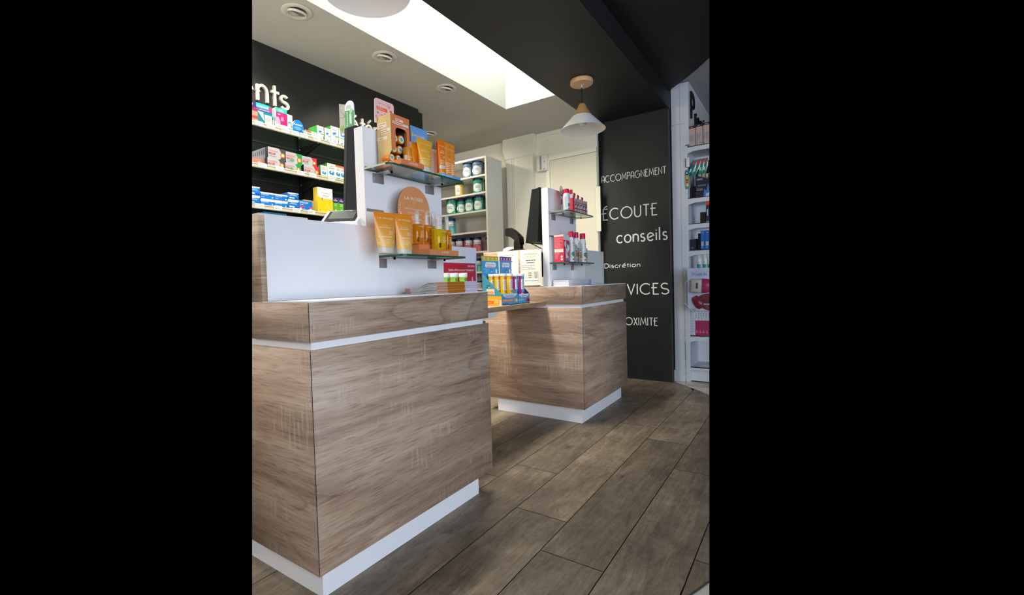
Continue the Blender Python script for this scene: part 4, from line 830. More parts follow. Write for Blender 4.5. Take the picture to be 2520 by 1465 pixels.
def oil(name, hexc):
    m, nt, b = nodes(name); L = nt.links.new; b.inputs['Base Color'].default_value = (*lin(hexc),1); b.inputs['Roughness'].default_value = .08; b.inputs['Transmission Weight'].default_value = .35; b.inputs['IOR'].default_value = 1.3
    b.inputs['Coat Weight'].default_value = .6; return m
OILA, OILY = oil('amber_oil','#ec8f14'), oil('golden_oil','#f0c414')
zr, zf = ZG2+.0522, ZG2+.0257
oil_bottle('amber oil pump bottle, leftmost on the raised step', 1011.5,1039,519,-1.405,zr,OILA); oil_bottle('amber oil pump bottle, middle of the raised step', 1037.5,1060,521,-1.412,zr,OILA)
oil_bottle('yellow oil pump bottle at the back of the raised step', 1057,1076,524,-1.425,zr,OILY)
oil_bottle('yellow oil pump bottle standing at the front of the tray', 1063,1093,530,-1.352,zf,OILY); oil_bottle('amber oil pump bottle, rightmost at the front of the tray', 1091,1108.5,532,-1.372,zf,OILA)

# monitor, cards, terminal behind the near display
YM = 1.325; mo = empty('cash_desk_monitor', (-1.60,YM,1.242), 0, 'black cash desk monitor seen edge on behind the near white upright', 'monitor')
def MX(px, py): p_ = at(px,py,1,YM); return p_.x+1.60, p_.z-1.242
(ta,tz),(tb,_),(tc,_),(td,_) = MX(848,317), MX(855.5,317), MX(871,319), MX(875.5,319)
(ba,bz),(bb,_),(bc,_),(bd,_) = MX(845.5,519), MX(851,519), MX(868,519), MX(882,519)
bz = max(bz,.03)
td = min(td,.046); bd = min(bd,.046); tc = min(tc, td-.006); bc = min(bc, bd-.012)
def slab(x0,x1,x2,x3,e,m): return MB().hull([(x0,-e,bz),(x1,-e,bz),(x1,.40+e,bz),(x0,.40+e,bz)], [(x2,-e,tz),(x3,-e,tz),(x3,.40+e,tz),(x2,.40+e,tz)], m)
slab(ba,bb,ta,tb,.001,BLACKP).build('screen', mo); slab(bb+.0005,bc,tb+.0005,tc,0,P('#131a24',.6,name='slate_plastic',spec=.25)).build('housing', mo); slab(bc+.0005,bd,tc+.0005,td,.0,BLACKM).build('rear_cover', mo)
MB().box(-.01,.15,.012,.03,.25,bz+.01,BLACKP).rbox(-.09,.08,.0,.04,.32,.012,BLACKP,.004).build('stand', mo)
a = at(848,317,1,1.345); b = at(873.5,320,1,1.345); w_ = b.x-a.x
g1 = MB(); zt = at(862,241,1,1.345).z-a.z; w2 = w_*.88
g1.poly([(0,0),(w2,0),(w2,zt-w2*.55)]+[(w2/2+w2/2*math.cos(k*PI/14), zt-w2*.5+w2*.5*math.sin(k*PI/14)) for k in range(1,14)]+[(0,zt-w2*.55)],0,.003,P('#3f9c60',.5),P('#e6e6ee'))
g1.poly([(0,zt*.70),(w2,zt*.62),(w2,zt-w2*.55)]+[(w2/2+w2/2*math.cos(k*PI/14), zt-w2*.5+w2*.5*math.sin(k*PI/14)) for k in range(1,14)]+[(0,zt-w2*.55)],-.0006,-.0003,P('#e8e6ee',.5))
g1.lines(w2*.15,zt*.72,w2*.9,zt*.86,3,P('#5aa67c'),-.0009).text('Puressentiel',w2*.34,zt*.38,.0115,P('#f2f8f2'),-.0009,width=zt*.5,align='c',vert=True).rect(w2*.52,zt*.16,w2*.74,zt*.54,P('#e8f4ec'),-.0009).text('RESPIRATOIRE',w2*.68,zt*.35,.006,P('#3f9c60'),-.0012,width=zt*.36,align='c',vert=True).disc(w2*.6,zt*.08,w2*.2,P('#6dbb84'),-.0009).disc(w2*.6,zt*.08,w2*.14,P('#3f9c60'),-.0012).disc(w2*.7,zt*.62,w2*.18,P('#8fd0a2'),-.0009)
g1.build('advert_card', loc=(a.x+.006,1.345,1.2424+tz), label='rounded green advertising card with vertical white writing on the monitor', cat='card')
a2 = at(834,256,1,1.362); b2 = at(851,256,1,1.362); w3 = b2.x-a2.x+.012; h3 = a2.z-1.2424-tz
g2_ = MB().poly([(0,0),(w3,0),(w3,h3*.86),(0,h3)],0,.002,P('#a9aba4',.5)); g2_.ribbon([(w3*.1,h3*.75),(w3*.5,h3*.6),(w3*.95,h3*.35)],.0015,P('#6a6c66'),-.0003,-.0006).ribbon(arc(w3*.25,h3*.85,w3*.18,h3*.1,0,320),.0012,P('#80827c'),-.0003,-.0006).ribbon([(w3*.05,h3*.55),(w3*.45,h3*.5),(w3*.9,h3*.6)],.0012,P('#6a6c66'),-.0003,-.0006)
for an in (60,90,125): g2_.poly([(w3*.25,h3*.08),(w3*.25+w3*.35*math.cos(math.radians(an-14)),h3*.08+h3*.14*math.sin(math.radians(an-14))),(w3*.25+w3*.5*math.cos(math.radians(an)),h3*.08+h3*.2*math.sin(math.radians(an))),(w3*.25+w3*.3*math.cos(math.radians(an+16)),h3*.08+h3*.14*math.sin(math.radians(an+16)))],-.0009,-.0004,P('#7fae3c'))
g2_.build('advert_card', loc=(a2.x,1.362,1.2424+tz), label='grey card with line drawn leaves beside the green card', cat='card')
# payment terminal
pt = empty('payment_terminal', (at(850,549,0,-1.61).x, at(850,549,0,-1.61).y-.012, 1.2414), math.radians(34), 'white payment terminal with tilted dark screen on the near white block', 'payment terminal'); pt.scale = (1.3,1.3,1.25)
def wedge(mb, x0,x1, m):
    sec = [(-.045,0),(.06,0),(.066,.012),(.052,.060),(.046,.066),(.036,.066),(-.045,.014)]
    return mb.loft([[(x, y, z_) for y, z_ in sec] for x in (x0,x1)], m, smooth=False)
wedge(MB(),-.06,.06,P('#e6e6ea',.3)).build('housing', pt)
sn = Vector((0,-(.066-.014),(.036+.045))).normalized()
def sl(u, off): # along slope
    return (-.045+(.081)*u+sn.y*off, .014+.052*u+sn.z*off)
for nm_, x0, x1, u0, u1, off, m_ in (('bezel',-.051,.051,.07,.93,.0012,BLACKP),('screen',-.041,.041,.26,.86,.0022,P('#70736e',.12))):
    a_, b_2 = sl(u0,off), sl(u1,off); c_, d_ = sl(u0,.0001), sl(u1,.0001)
    MB().loft([[(x0,a_[0],a_[1]),(x1,a_[0],a_[1]),(x1,c_[0],c_[1]),(x0,c_[0],c_[1])],[(x0,b_2[0],b_2[1]),(x1,b_2[0],b_2[1]),(x1,d_[0],d_[1]),(x0,d_[0],d_[1])]], m_, smooth=False).build(nm_, pt)

# magazines on the near counter
def magazines(x, ya, yb, z, n, th, label, cols, bend=False, depth=.2):
    rr2 = random.Random(int(ya*100))
    for i in range(n):
        mb = MB(); z0_ = z+th*i; L = yb-ya; dx = rr2.uniform(-.003,.002); dy = rr2.uniform(-.004,.004)
        segs = 14; rows = []
        for k in range(segs+1):
            u = k/segs; zz = 0
            if bend: zz = -th*(i)*(.45 if u < .28 else .45*(1-min(1,(u-.28)/.16)))
            rows.append((u*L, zz))
        m1, m2, m3, m4 = [P(c,.45) for c in cols[i%len(cols)]]
        for k in range(segs):
            (ua,za),(ub,zb2) = rows[k],rows[k+1]; mm_ = m1 if k < 2 else (m2 if k < segs*.44 else (m3 if k < segs*.80 else m4)); t_h = th*.93*(.55 if bend and k < 4 else 1)
            va = [(ua,0,za),(ub,0,zb2),(ub,depth,zb2),(ua,depth,za)]; vb = [(p[0],p[1],p[2]+t_h) for p in va]
            mb.add(va+vb, [(3,2,1,0),(4,5,6,7),(0,1,5,4),(2,3,7,6)]+([(3,0,4,7)] if k == 0 else [])+([(1,2,6,5)] if k == segs-1 else []), mm_)
        mb.build('magazine', loc=(x+dx,ya+dy,z0_), rz=E_, label=label[i], cat='magazine', group='stacked magazines on the near counter' if bend else 'leaflets stacked on the far counter')
ordn = ['bottom','second from the bottom','third from the bottom','fourth from the bottom','middle','fourth from the top','third from the top','second from the top','topmost']
cl = [('#c99c84','#b9b6b2','#b8742c','#cfc6d4'),('#b98468','#c2c0bd','#a8641e','#bdb4c8'),('#d0a690','#aaa7a4','#c07e34','#d4ccd8'),('#c79078','#bcb9b6','#b06a22','#c6bccf')]
XM = -1.252; yA = at(1075,710,0,XM).y; yB = at(1173,715,0,XM).y; DM = XM-at(997,715,1,yA).x
rr3 = random.Random(5)
for i in range(9):
    th = .0055; c_ = cl[i%4]; dx, dy = rr3.uniform(-.002,.002), rr3.uniform(-.0025,.0025); L_ = yB-yA; mb = MB(); nv = 12
    def sag(v): u = min(1,max(0,(v-.22)/.42)); return -(th*i+.0006)*.50*(u*u*(3-2*u)) if i else 0
    xs_ = [0,.25,.68,1]; cols_ = [c_[0],c_[2],c_[3]]
    for k in range(nv):
        va, vb = k/nv, (k+1)/nv; za, zb2 = sag(va), sag(vb); t0_, t1_ = th*.94*(1-.45*min(1,va*1.6)), th*.94*(1-.45*min(1,vb*1.6))
        if i == 0: t0_ = t1_ = th*.5 if k > 3 else th*.94
        sc_ = P(c_[1] if k < nv*.8 else '#b98570', .5)
        mb.add([(0,va*DM,za),(0,vb*DM,zb2),(0,vb*DM,zb2+t1_),(0,va*DM,za+t0_)], [(0,1,2,3)], sc_)
        mb.add([(L_,va*DM,za),(L_,vb*DM,zb2),(L_,vb*DM,zb2+t1_),(L_,va*DM,za+t0_)], [(3,2,1,0)], sc_)
        mb.add([(0,va*DM,za+t0_),(L_,va*DM,za+t0_),(L_,vb*DM,zb2+t1_),(0,vb*DM,zb2+t1_)], [(0,1,2,3)], P(c_[0],.4)).add([(0,va*DM,za),(L_,va*DM,za),(L_,vb*DM,zb2),(0,vb*DM,zb2)], [(3,2,1,0)], sc_)
    for k in range(3): mb.add([(L_*xs_[k],0,0),(L_*xs_[k+1],0,0),(L_*xs_[k+1],0,th*.94),(L_*xs_[k],0,th*.94)], [(0,1,2,3)], P(cols_[k],.45))
    mb.build('magazine', loc=(XM+dx,yA+dy,Z4+.0003+th*i), rz=E_, label='orange and lilac magazine sagging at the back, %s of the near stack'%ordn[i], cat='magazine', group='stacked magazines on the near counter')
# leaflets on far counter
a = at(1353,702,1,2.99)
magazines(-1.36, 3.0, 3.42, Z4+.0003, 8, .0052, ['white leaflet stack sheet bundle, %s under the far display'%o_ for o_ in ordn[:7]+['topmost']], [('#dcdce2','#d2d2da','#c9c9d4','#a9aec8'),('#e2e0e6','#d8d6de','#cfcbd8','#9fa6c6')], False, .12)

# ------------------------------------------------------------------ on the bridge board
ZB = .8453
a = at(1098,608,0,-1.75); b = at(1171.5,608,0,-1.75); w_ = b.y-a.y
h_ = at(1098,605,0,-1.75).z-ZB
rd = empty('red_carton_display', (-1.75,a.y-.06,ZB), E_, 'red and white hydration carton display with header card, behind the magazines', 'product display')
W4 = w_+.06
MB().box(-.14,-.13,0,at(1158,700,0,-1.64).y-a.y+.06,0,.12,P('#d8d9ea',.5)).build('base_box', rd)
hm = MB().box(0,.0003,0,W4,.004,h_,P('#d8d9ea',.5)); hm.rect(.03,.0,W4-.012,h_*.73,P('#b3203c'),-.0004)
hm.text('L’EAU SEULE',W4*.83,h_*.665,.012,P('#f6e6ea'),-.0008,align='c',width=.075).text('Quelles différences pour l’hydratation ?',W4*.56,h_*.60,.012,P('#f8f0f2'),-.0008,width=W4*.72,align='c').rect(W4*.15,h_*.575,W4*.9,h_*.578,P('#d88090'),-.0008)
hm.disc(W4*.58,h_*.42,.014,P('#f2eaec'),-.0008).text('VS',W4*.58,h_*.408,.009,P('#b3203c'),-.0012,align='c')
hm.rect(W4*.27,h_*.37,W4*.295,h_*.50,P('#eee6e8'),-.0008).disc(W4*.285,h_*.365,.009,P('#f4eef0'),-.001).rect(W4*.84,h_*.36,W4*.875,h_*.47,P('#c8b4b8'),-.0008).rect(W4*.848,h_*.47,W4*.868,h_*.50,P('#d8c8cc'),-.0008)
for k in range(3): hm.disc(W4*.86,h_*(.27-.09*k),.009,P('#e8b8c0'),-.0008,n=4).disc(W4*.86,h_*(.27-.09*k),.005,P('#b3203c'),-.0012,n=4)
hm.build('header_card', rd)
for i, (p0,p1) in enumerate(((1096,1114),(1114.5,1135.5),(1137,1158))):
    xj = -1.64; a = at(p0,672,0,xj); b = at(p1,672,0,xj); r = true_r(b.y-a.y, (a+b)/2, 'E'); zb_ = ZB+.1204; h = a.z-zb_
    t = empty('tablet_pot', (xj-r,(a.y+b.y)/2,zb_), E_, 'small green pot with white lid, %s of three before the red card'%('leftmost','middle','rightmost')[i], 'pot', 'green pots with white lids')
    mb = MB().lathe([(r*.88,.0003),(r*.9,h*.72)],0,0,P('#8cc63c',.35),26); fn = ROUND(r*.9); mb.lines(-r*.55,h*.08,r*.35,h*.62,6,P('#4f7f2a'),-.0004,fn=fn,fill=.6,seed=i).disc(r*.5,h*.15,r*.24,P('#eef4e4'),-.0005,fn=fn).build('body',t)
    MB().lathe([(r*1.0,h*.72),(r*1.03,h*.75),(r*1.02,h*.97),(r*.96,h)],0,0,P('#ecefec',.35),30).build('lid',t)
def fizz(label, px0, px1, dep, acc, tubes, hdr, hdrtxt, lid2, first):
    X = -1.54; a = at(px0,748,0,X); b = at(px1,745,0,X); w_ = b.y-a.y
    t = empty('fizz_carton', (X,a.y,ZB), E_, label, 'product display', 'fizzy tablet cartons')
    fh = at(px0,724,0,X).z-ZB; H2 = at(px0-48,632,0,X-dep).z-ZB if first else at(1224,640,0,X-dep).z-ZB
    H2 = .318
    bl = P('#3f9ad8',.5); sd = P('#4a9cb0',.5)
    mb = MB()
    # floor, sloping side walls, low front
    mb.box(0,0,0,w_,dep,.003,bl)
    mb.box(0,-.0,0,w_,.002,fh,P('#4a9fd6',.5))
    for x0 in (0, w_-.0015):
        mb.hull([(x0,.002,0.003),(x0+.0015,.002,.003),(x0+.0015,dep,.003),(x0,dep,.003)], [(x0,.002,fh),(x0+.0015,.002,fh),(x0+.0015,dep,.205),(x0,dep,.205)], sd if first else P('#21385c'))
    fy = -.0003
    mb.poly([(w_*.05,fh),(w_*.1,fh*.80),(w_*.3,fh*.64),(w_*.7,fh*.64),(w_*.9,fh*.80),(w_*.95,fh)],-.0006,-.0003,P('#dbe8f2'))
    mb.text('HydraFizz',w_*.5,fh*.72,.010,P('#1f2f55'),-.0010,width=w_*.5,align='c')
    if acc == 'o':
        mb.rect(w_*.04,fh*.28,w_*.68,fh*.50,P('#e8763c'),-.0008); mb.text('HYDRA CITRON',w_*.36,fh*.33,.011,P('#fbe8dc'),-.0012,width=w_*.58,align='c')
        mb.disc(w_*.80,fh*.40,.012,P('#f0a028'),-.0008).disc(w_*.91,fh*.36,.011,P('#f4e08a'),-.001).lines(w_*.05,fh*.05,w_*.6,fh*.17,1,P('#1f3f75'),-.0012)
    else:
        mb.rect(w_*.0,fh*.28,w_*.5,fh*.50,P('#4ab4d8'),-.0008).text('SANS SUCRE',w_*.25,fh*.33,.010,P('#e8f4fa'),-.0012,width=w_*.42,align='c').disc(w_*.80,fh*.34,.014,P('#b3243c'),-.0008).disc(w_*.92,fh*.30,.011,P('#3a2a5c'),-.001).disc(w_*.70,fh*.26,.009,P('#d83a50'),-.001)
    if first:
        mb.rect(-dep,.0,.0,.058,P('#f2b41c'),-.0006,face='L'); mb.text('Électrolytes',-dep*.62,.036,.009,P('#fbe9b8'),-.0010,width=.055,align='c',face='L').rect(-dep*.86,.012,-dep*.42,.028,P('#e8642a'),-.0010,face='L').text('Vitamine C',-dep*.64,.016,.008,P('#fff0dc'),-.0014,width=.042,align='c',face='L').lines(-dep*.38,.012,-dep*.12,.046,3,P('#fbe6a8'),-.001,face='L').rect(-dep*.1,.0,-.004,.034,P('#dbe6ee'),-.0010,face='L')
        mb.rect(-dep*.78,.066,-dep*.36,.104,P('#f0dcb8'),-.0006,face='L').text('HydraFizz',-dep*.57,.080,.011,P('#1f2f55'),-.001,width=.046,align='c',face='L').rect(-dep*.74,.068,-dep*.40,.074,P('#e8763c'),-.001,face='L').text('UPSA',-dep*.66,.122,.009,P('#1f3f75'),-.001,align='c',face='L')
        for k,cc2 in enumerate(('#1f2f66','#f2f2f2','#d03040')): mb.rect(-dep*(.78-.1*k),.112,-dep*(.68-.1*k),.115,P(cc2),-.001,face='L')
    mb.build('carton', t)
    hb = MB().box(0,dep-.0015,.003,w_,dep,H2,bl); yy = dep-.0015
    hb.rect(0,H2*.90,w_,H2,P(hdr),yy-.0004)
    for k in range(4): hb.disc(w_*(.14+.24*k),H2*.953,.006,P('#f3eecf'),yy-.0008,n=8).rect(w_*(.06+.24*k),H2*.912,w_*(.22+.24*k),H2*.918,P('#f3eecf'),yy-.0008)
    hb.poly([(w_*.22,H2*.77),(w_*.78,H2*.77),(w_*.82,H2*.80),(w_*.82,H2*.84),(w_*.78,H2*.87),(w_*.25,H2*.87),(w_*.2,H2*.84),(w_*.19,H2*.79)],yy-.0008,yy-.0004,P('#f1f5f8')).text('HydraFizz',w_*.5,H2*.805,.016,P('#1f2f55'),yy-.0012,width=w_*.5,align='c').rect(w_*.26,H2*.775,w_*.76,H2*.787,P('#e8642a' if first else '#3a9ad0'),yy-.0012)
    hb.disc(w_*.16,H2*.70,.014,P('#8fc8ec'),yy-.0008).disc(w_*.16,H2*.70,.012,P('#3f9ad8'),yy-.0012).text('UPSA',w_*.55,H2*.70,.010,P('#1f3f75'),yy-.0008,align='c')
    for k,cc2 in enumerate(('#1f2f66','#f2f2f2','#d03040')): hb.rect(w_*(.40+.1*k),H2*.672,w_*(.5+.1*k),H2*.680,P(cc2),yy-.0008)
    hb.disc(w_*.84,H2*.69,.010,P('#eef6fb'),yy-.001,rz=.015)
    if first: hb.poly([(w_*.5,H2*.62),(w_*.44,H2*.54),(w_*.58,H2*.54)],yy-.0012,yy-.0006,P('#f2b41c'))
    hb.build('header_card', t)
    # tubes
    names = ['front left','front right','second row left','second row right','back row left','back row right'] if acc == 'o' else ['front','rear']
    for k, (upx, uy) in enumerate(tubes):
        r = .0215; up = .028; hT = .150; ux = at(upx,700,0,X-.024).y-a.y
        tt = empty('tablet_tube', (X-uy, a.y+ux, ZB+.004+up), math.radians(50), ('yellow and orange' if acc == 'o' else 'purple and blue')+' tablet tube with white cap, %s of its carton'%names[k], 'tablet tube', 'tablet tubes standing in the cartons')
        base = '#f2cf14' if acc == 'o' else '#8a2a86'
        m_ = MB().lathe([(r*.9,0),(r*.9,hT)],0,0,P(base,.3),22); fn = ROUND(r*.9)
        m_.rect(-r*.1,hT*.30,r*.8,hT*1.0,P('#ef8224' if acc == 'o' else '#4aa6d4'),-.0004,fn=fn,n=6); m_.rect(-r*.42,hT*.42,r*.62,hT*.86,P('#f1efe6'),-.0007,fn=fn,n=6); m_.text('HydraFizz',r*.24,hT*.64,.011,P('#1f2b50'),-.0011,width=hT*.40,align='c',fn=fn,vert=True).rect(r*.34,hT*.46,r*.5,hT*.82,P('#e8642a' if acc == 'o' else '#4aa6d4'),-.0011,fn=fn,n=2)
        m_.lines(-r*.4,hT*.12,r*.6,hT*.26,2,P('#fbe9b8'),-.0008,fn=fn).disc(r*.1,hT*.05,r*.35,P('#e8c020' if acc=='o' else '#7a1a3c'),-.0008,fn=fn).build('tube', tt)
        MB().lathe([(r*1.0,hT),(r*1.03,hT+.002),(r*1.03,hT+.014),(r*.96,hT+.017)],0,0,P('#eceae4',.35),24).build('cap', tt)
fizz('yellow and blue fizz carton with lemon print, nearer of two on the bridge board', 1235,1275, .145, 'o', [(1239,.024),(1254.5,.024),(1239,.070),(1254.5,.070),(1239,.115),(1254.5,.115)], '#c9b93c','', 0, True)
fizz('blue and purple fizz carton with berry print, farther of two on the bridge board', 1276,1303.5, .14, 's', [(1283,.024),(1283,.070)], '#7a3a96','', 0, False)

# ------------------------------------------------------------------ far counter things
def sheet(px0, px1, pyt, pyb, label, full):
    a = at(px0,pyt,1,2.9165); b = at(px1,pyb,1,2.9165); w_ = b.x-a.x; h = a.z-b.z
    mb = MB().box(0,0,0,w_,.0008,h,P('#f3eedc',.5)); T = P('#3f7f96'); mb.text('INFORMATION',w_*.5,h*.86,.011,T,width=w_*.6,align='c')
    for k in range(9): mb.rect(w_*(.28+.05*k),h*.775,w_*(.295+.05*k),h*(.80+.012*(k%3)),P('#7fb04c')).disc(w_*(.288+.05*k),h*(.808+.012*(k%3)),.0022,P('#7fb04c'),n=8)
    for (x0,z0_,x1,z1_) in ((.05,.755,.95,.758),(.05,.08,.95,.083),(.05,.08,.057,.758),(.943,.08,.95,.758)): mb.rect(w_*x0,h*z0_,w_*x1,h*z1_,P('#6a9ab8'))
    mb.lines(w_*.15,h*.68,w_*.85,h*.73,1,P('#33373c'),center=True,seed=3).lines(w_*.28,h*.62,w_*.72,h*.66,1,P('#33373c'),center=True,seed=5).lines(w_*.08,h*.44,w_*.92,h*.58,3,P('#9a9a92'),seed=7)
    if full:
        for k in range(4): mb.rect(w_*.3,h*(.2+.06*k),w_*.86,h*(.203+.06*k),P('#6a6a66'))
        for k in (.3,.58,.86): mb.rect(w_*k,h*.2,w_*k+.0008,h*.383,P('#6a6a66'))
        mb.lines(w_*.34,h*.2,w_*.56,h*.38,3,P('#77756e'),center=True,seed=11).lines(w_*.62,h*.2,w_*.84,h*.38,5,P('#77756e'),center=True,seed=12).lines(w_*.2,h*.11,w_*.85,h*.15,1,P('#5a8aa8'),center=True,seed=2)
    mb.build('information_sheet', loc=(a.x,2.9165,b.z), label=label, cat='paper sheet', group='framed sheets taped to the far counter side')
sheet(1224,1277,621,704,'left information sheet, half behind the fizz cartons', False); sheet(1279.5,1334,617,702,'right information sheet with a small table, next to the white upright', True)
mo = empty('cash_desk_monitor', (-1.63,3.02,1.2226), 0, 'black monitor seen from the side on the far counter', 'monitor')
MB().hull([(-.065,0,.06),(.02,0,.06),(.02,.4,.06),(-.065,.4,.06)], [(-.0,0,.445),(.045,0,.455),(.045,.4,.455),(-.0,.4,.445)], BLACKM).build('housing', mo)
MB().hull([(-.082,-.001,.055),(-.0655,-.001,.055),(-.0655,.401,.055),(-.082,.401,.055)], [(-.018,-.001,.447),(-.0005,-.001,.447),(-.0005,.401,.447),(-.018,.401,.447)], BLACKP).build('screen', mo)
MB().rbox(-.02,.15,.012,.03,.25,.09,BLACKP,.004).rbox(-.09,.08,-.2,.06,.32,.012,BLACKP,.004).build('stand', mo)
MB().tube([(-.06,.02,.058),(-.01,.01,.035),(.04,.0,.01),(.075,.0,-.01)],.004,BLACKP).tube([(.03,.02,.07),(.05,.02,.03),(.07,.02,.0)],.004,BLACKP).build('cable', mo)
scn = empty('barcode_scanner', (-1.78,2.99,1.2226), 0, 'black hands-free barcode scanner beside the far monitor', 'scanner')
hd = MB(); secs = [(-.072,.122,.172),(-.060,.112,.178),(-.03,.106,.176),(.0,.086,.158),(.035,.058,.125),(.052,.045,.098)]
hd.loft([[(x,-.035,z0_),(x,.035,z0_),(x,.032,z1_-.006),(x,.0,z1_),(x,-.032,z1_-.006)] for x,z0_,z1_ in secs], BLACKP, smooth=False).build('head', scn)
nk = MB(); secs = [(.012,.055,0),(.012,.05,.02),(.012,.048,.04),(.012,.052,.06),(.02,.06,.085),(.014,.055,.105)]
nk.loft([[(x-.028+.01,-.02,z_),(x+.04,-.02,z_),(x+.04,.02,z_),(x-.028+.01,.02,z_)] for x,_,z_ in secs], BLACKP, smooth=False)
nk.loft([[(-.06,-.045,-.0),(.075,-.045,-.0),(.075,.045,-.0),(-.06,.045,-.0)],[(-.02,-.03,.012),(.06,-.03,.012),(.06,.03,.012),(-.02,.03,.012)]], BLACKP, smooth=False).build('stand', scn)
tag(MB().lathe([(.0,0),(.06,0),(.064,.012),(.058,.026),(.035,.036),(0,.038)],0,0,P('#eae7dc',.4),36).build('round_dish', loc=(-1.865,3.06,1.2226)), 'round white dish behind the barcode scanner', 'dish')
# shelf the till things stand on (the far counter's staff side ledge)
tag(MB().box(-2.03,2.9385,1.20,-1.554,3.385,1.2222,WHITE2).build('till_ledge'), 'white ledge behind the information sheets carrying monitor and scanner', 'ledge')
tag(MB().box(-2.34,1.36,.9503,-1.56,1.79,1.2408,WHITE2).build('till_ledge'), 'white ledge behind the near upright carrying its monitor', 'ledge')

def spray(label, px0, px1, ptop, x, zb, ds, grp='white sprays with red caps'):
    x -= .016; a = at(px0,ptop+10,0,x); b = at(px1,ptop+10,0,x); r = true_r(b.y-a.y, (a+b)/2, 'E')*1.05; h = at((px0+px1)/2,ptop,0,x).z-zb
    t = empty('repellent_spray', (x,(a.y+b.y)/2,zb), math.radians(62), label, 'spray can', grp)
    mb = MB().lathe([(r*.92,0),(r,.004),(r,h*.70),(r*.96,h*.75),(r*.80,h*.80),(r*.76,h*.815)],0,0,P('#e4e6ea',.3),26); fn = ROUND(r)
    design(mb, 2*r, h*.72, ds, fn=fn, x_off=-r); mb.build('body', t)
    MB().lathe([(r*.86,h*.8155),(r*.88,h*.83),(r*.88,h*.98),(r*.82,h)],0,0,P('#d41a44',.35),26).build('cap', t)
SP = [('c',.4,.82,.95,.90,1,'#c85a60'),('c',.4,.72,.95,.78,1,'#d0404c'),('o',.62,.38,.10,'#2f8a72'),('c',.35,.24,.95,.5,3,'#58a08c'),('r',.4,.10,1,.16,'#d84a54'),('l',.02,.2,.28,.9,8,'#b4c8be')]
spray('white spray with red cap at the near corner of the far upper shelf',1385.5,1401,466,-1.372,ZG1,SP); spray('white spray with red cap, second on the far upper shelf',1400.5,1409.5,467.5,-1.392,ZG1,SP)
spray('white spray with red cap hidden behind the corner spray',1384,1396,467,-1.42,ZG1,SP)
RB = [('r',0,.72,1,.78,'#c83a48'),('r',0,.28,1,.36,'#d03048'),('o',.5,.55,.13,'#4a5a56'),('o',.6,.48,.08,'#e2e4e6'),('c',.1,.8,.9,.97,2,'#8a8f94'),('c',.1,.05,.9,.22,2,'#c06a70')]
for i, (p0,p1,pt_) in enumerate(((1413,1418.6,488),(1420,1425.3,490),(1426,1433,490.5),(1434.2,1439.5,494),(1440.8,1445,495.5))):
    pbox('repellent_box','slim silver and red repellent box, %s on the far upper shelf'%('leftmost','second','third','fourth','last')[i],'product box',p0,p1,pt_,-1.375,ZG1,.05,'#c6c8cc',RB,side='#c42840',top='#c42840',group='slim silver and red boxes')
pbox('repellent_box','red box side between spray and silver boxes','product box',1409.8,1412.6,487,-1.372,ZG1,.05,'#cf2438',[],side='#cf2438')
for i,(px,py) in enumerate(((1414,478),(1423,482.5),(1433,485))):
    a = at(px,py,0,-1.40); mb = MB().poly([(0,0),(.035,0),(.052,.04),(.018,.046)],0,.004,P('#9c1c34',.5)); mb.lines(.012,.008,.04,.034,2,P('#e8a8b0')); mb.build('leaflet', loc=(-1.405,a.y-.02,ZG1+.112-.006*i), rz=E_, label='dark red flyer tucked behind the silver boxes, %s of three'%('left','middle','right')[i], cat='flyer', group='dark red flyers')
a = at(1380.5,497,0,-1.45); wq = .052
mb = MB(); zt = .198; mb.poly([(wq*.3,0),(wq*.7,0),(wq,zt*.5),(wq,zt-wq*.5)]+[(wq/2+wq/2*math.cos(k*PI/12), zt-wq*.5+wq*.5*math.sin(k*PI/12)) for k in range(1,12)]+[(0,zt-wq*.5),(0,zt*.5)],0,.002,P('#e6e6ee',.5),P('#a83040'))
mb.rect(wq*.25,zt*.62,wq*.9,zt*.68,P('#c8283c')).rect(wq*.2,zt*.3,wq*.6,zt*.5,P('#c8283c')).lines(wq*.25,zt*.72,wq*.8,zt*.82,2,P('#7aa0a8'))
mb.build('advert_card', loc=(-1.45,a.y-.015,ZG1), rz=E_, label='narrow rounded white card with red marks at the back of the far upper shelf', cat='card')
pbox('repellent_box','large red box with white child drawing on the far lower shelf','product box',1386.5,1400.5,577,-1.392,ZG2,.075,'#e0e2e8',[('r',0,.86,1,1,'#dfe1ea'),('r',0,0,1,.8,'#d42a40'),('o',.35,.66,.12,'#dfe6ee'),('o',.7,.52,.13,'#dfe6ee'),('r',.3,.15,.8,.62,'#dfe6ee'),('r',.42,.5,.56,.78,'#2f8a8a'),('o',.3,.36,.07,'#8ab0d8'),('o',.7,.3,.07,'#d86a7a'),('r',.2,.06,.9,.15,'#6a90c8')],side='#cf2f42',top='#e88a90',sideds=[('r',0,.93,1,1,'#f0c8c8'),('l',.06,.5,.94,.9,12,'#e89098'),('r',.04,.36,.96,.48,'#f0d8d0'),('l',.06,.12,.6,.34,6,'#e89098'),('o',.78,.2,.04,'#f6e8e8'),('o',.78,.1,.04,'#f6e8e8')])
SP2 = SP+[]
spray('tall white spray with red cap beside the red box, far lower shelf',1397.5,1411.5,570,-1.378,ZG2,SP2); spray('white spray with red cap, middle of the far lower shelf',1411,1424,572.5,-1.386,ZG2,SP2)
spray('white spray with red cap, last on the far lower shelf',1425.5,1441,575,-1.378,ZG2,SP2)
RC = [('r',0,.6,1,.66,'#c83a48'),('r',.05,.3,.95,.55,'#c8842c'),('c',.1,.75,.9,.92,2,'#6aa08c'),('c',.1,.05,.9,.22,2,'#c06a70')]
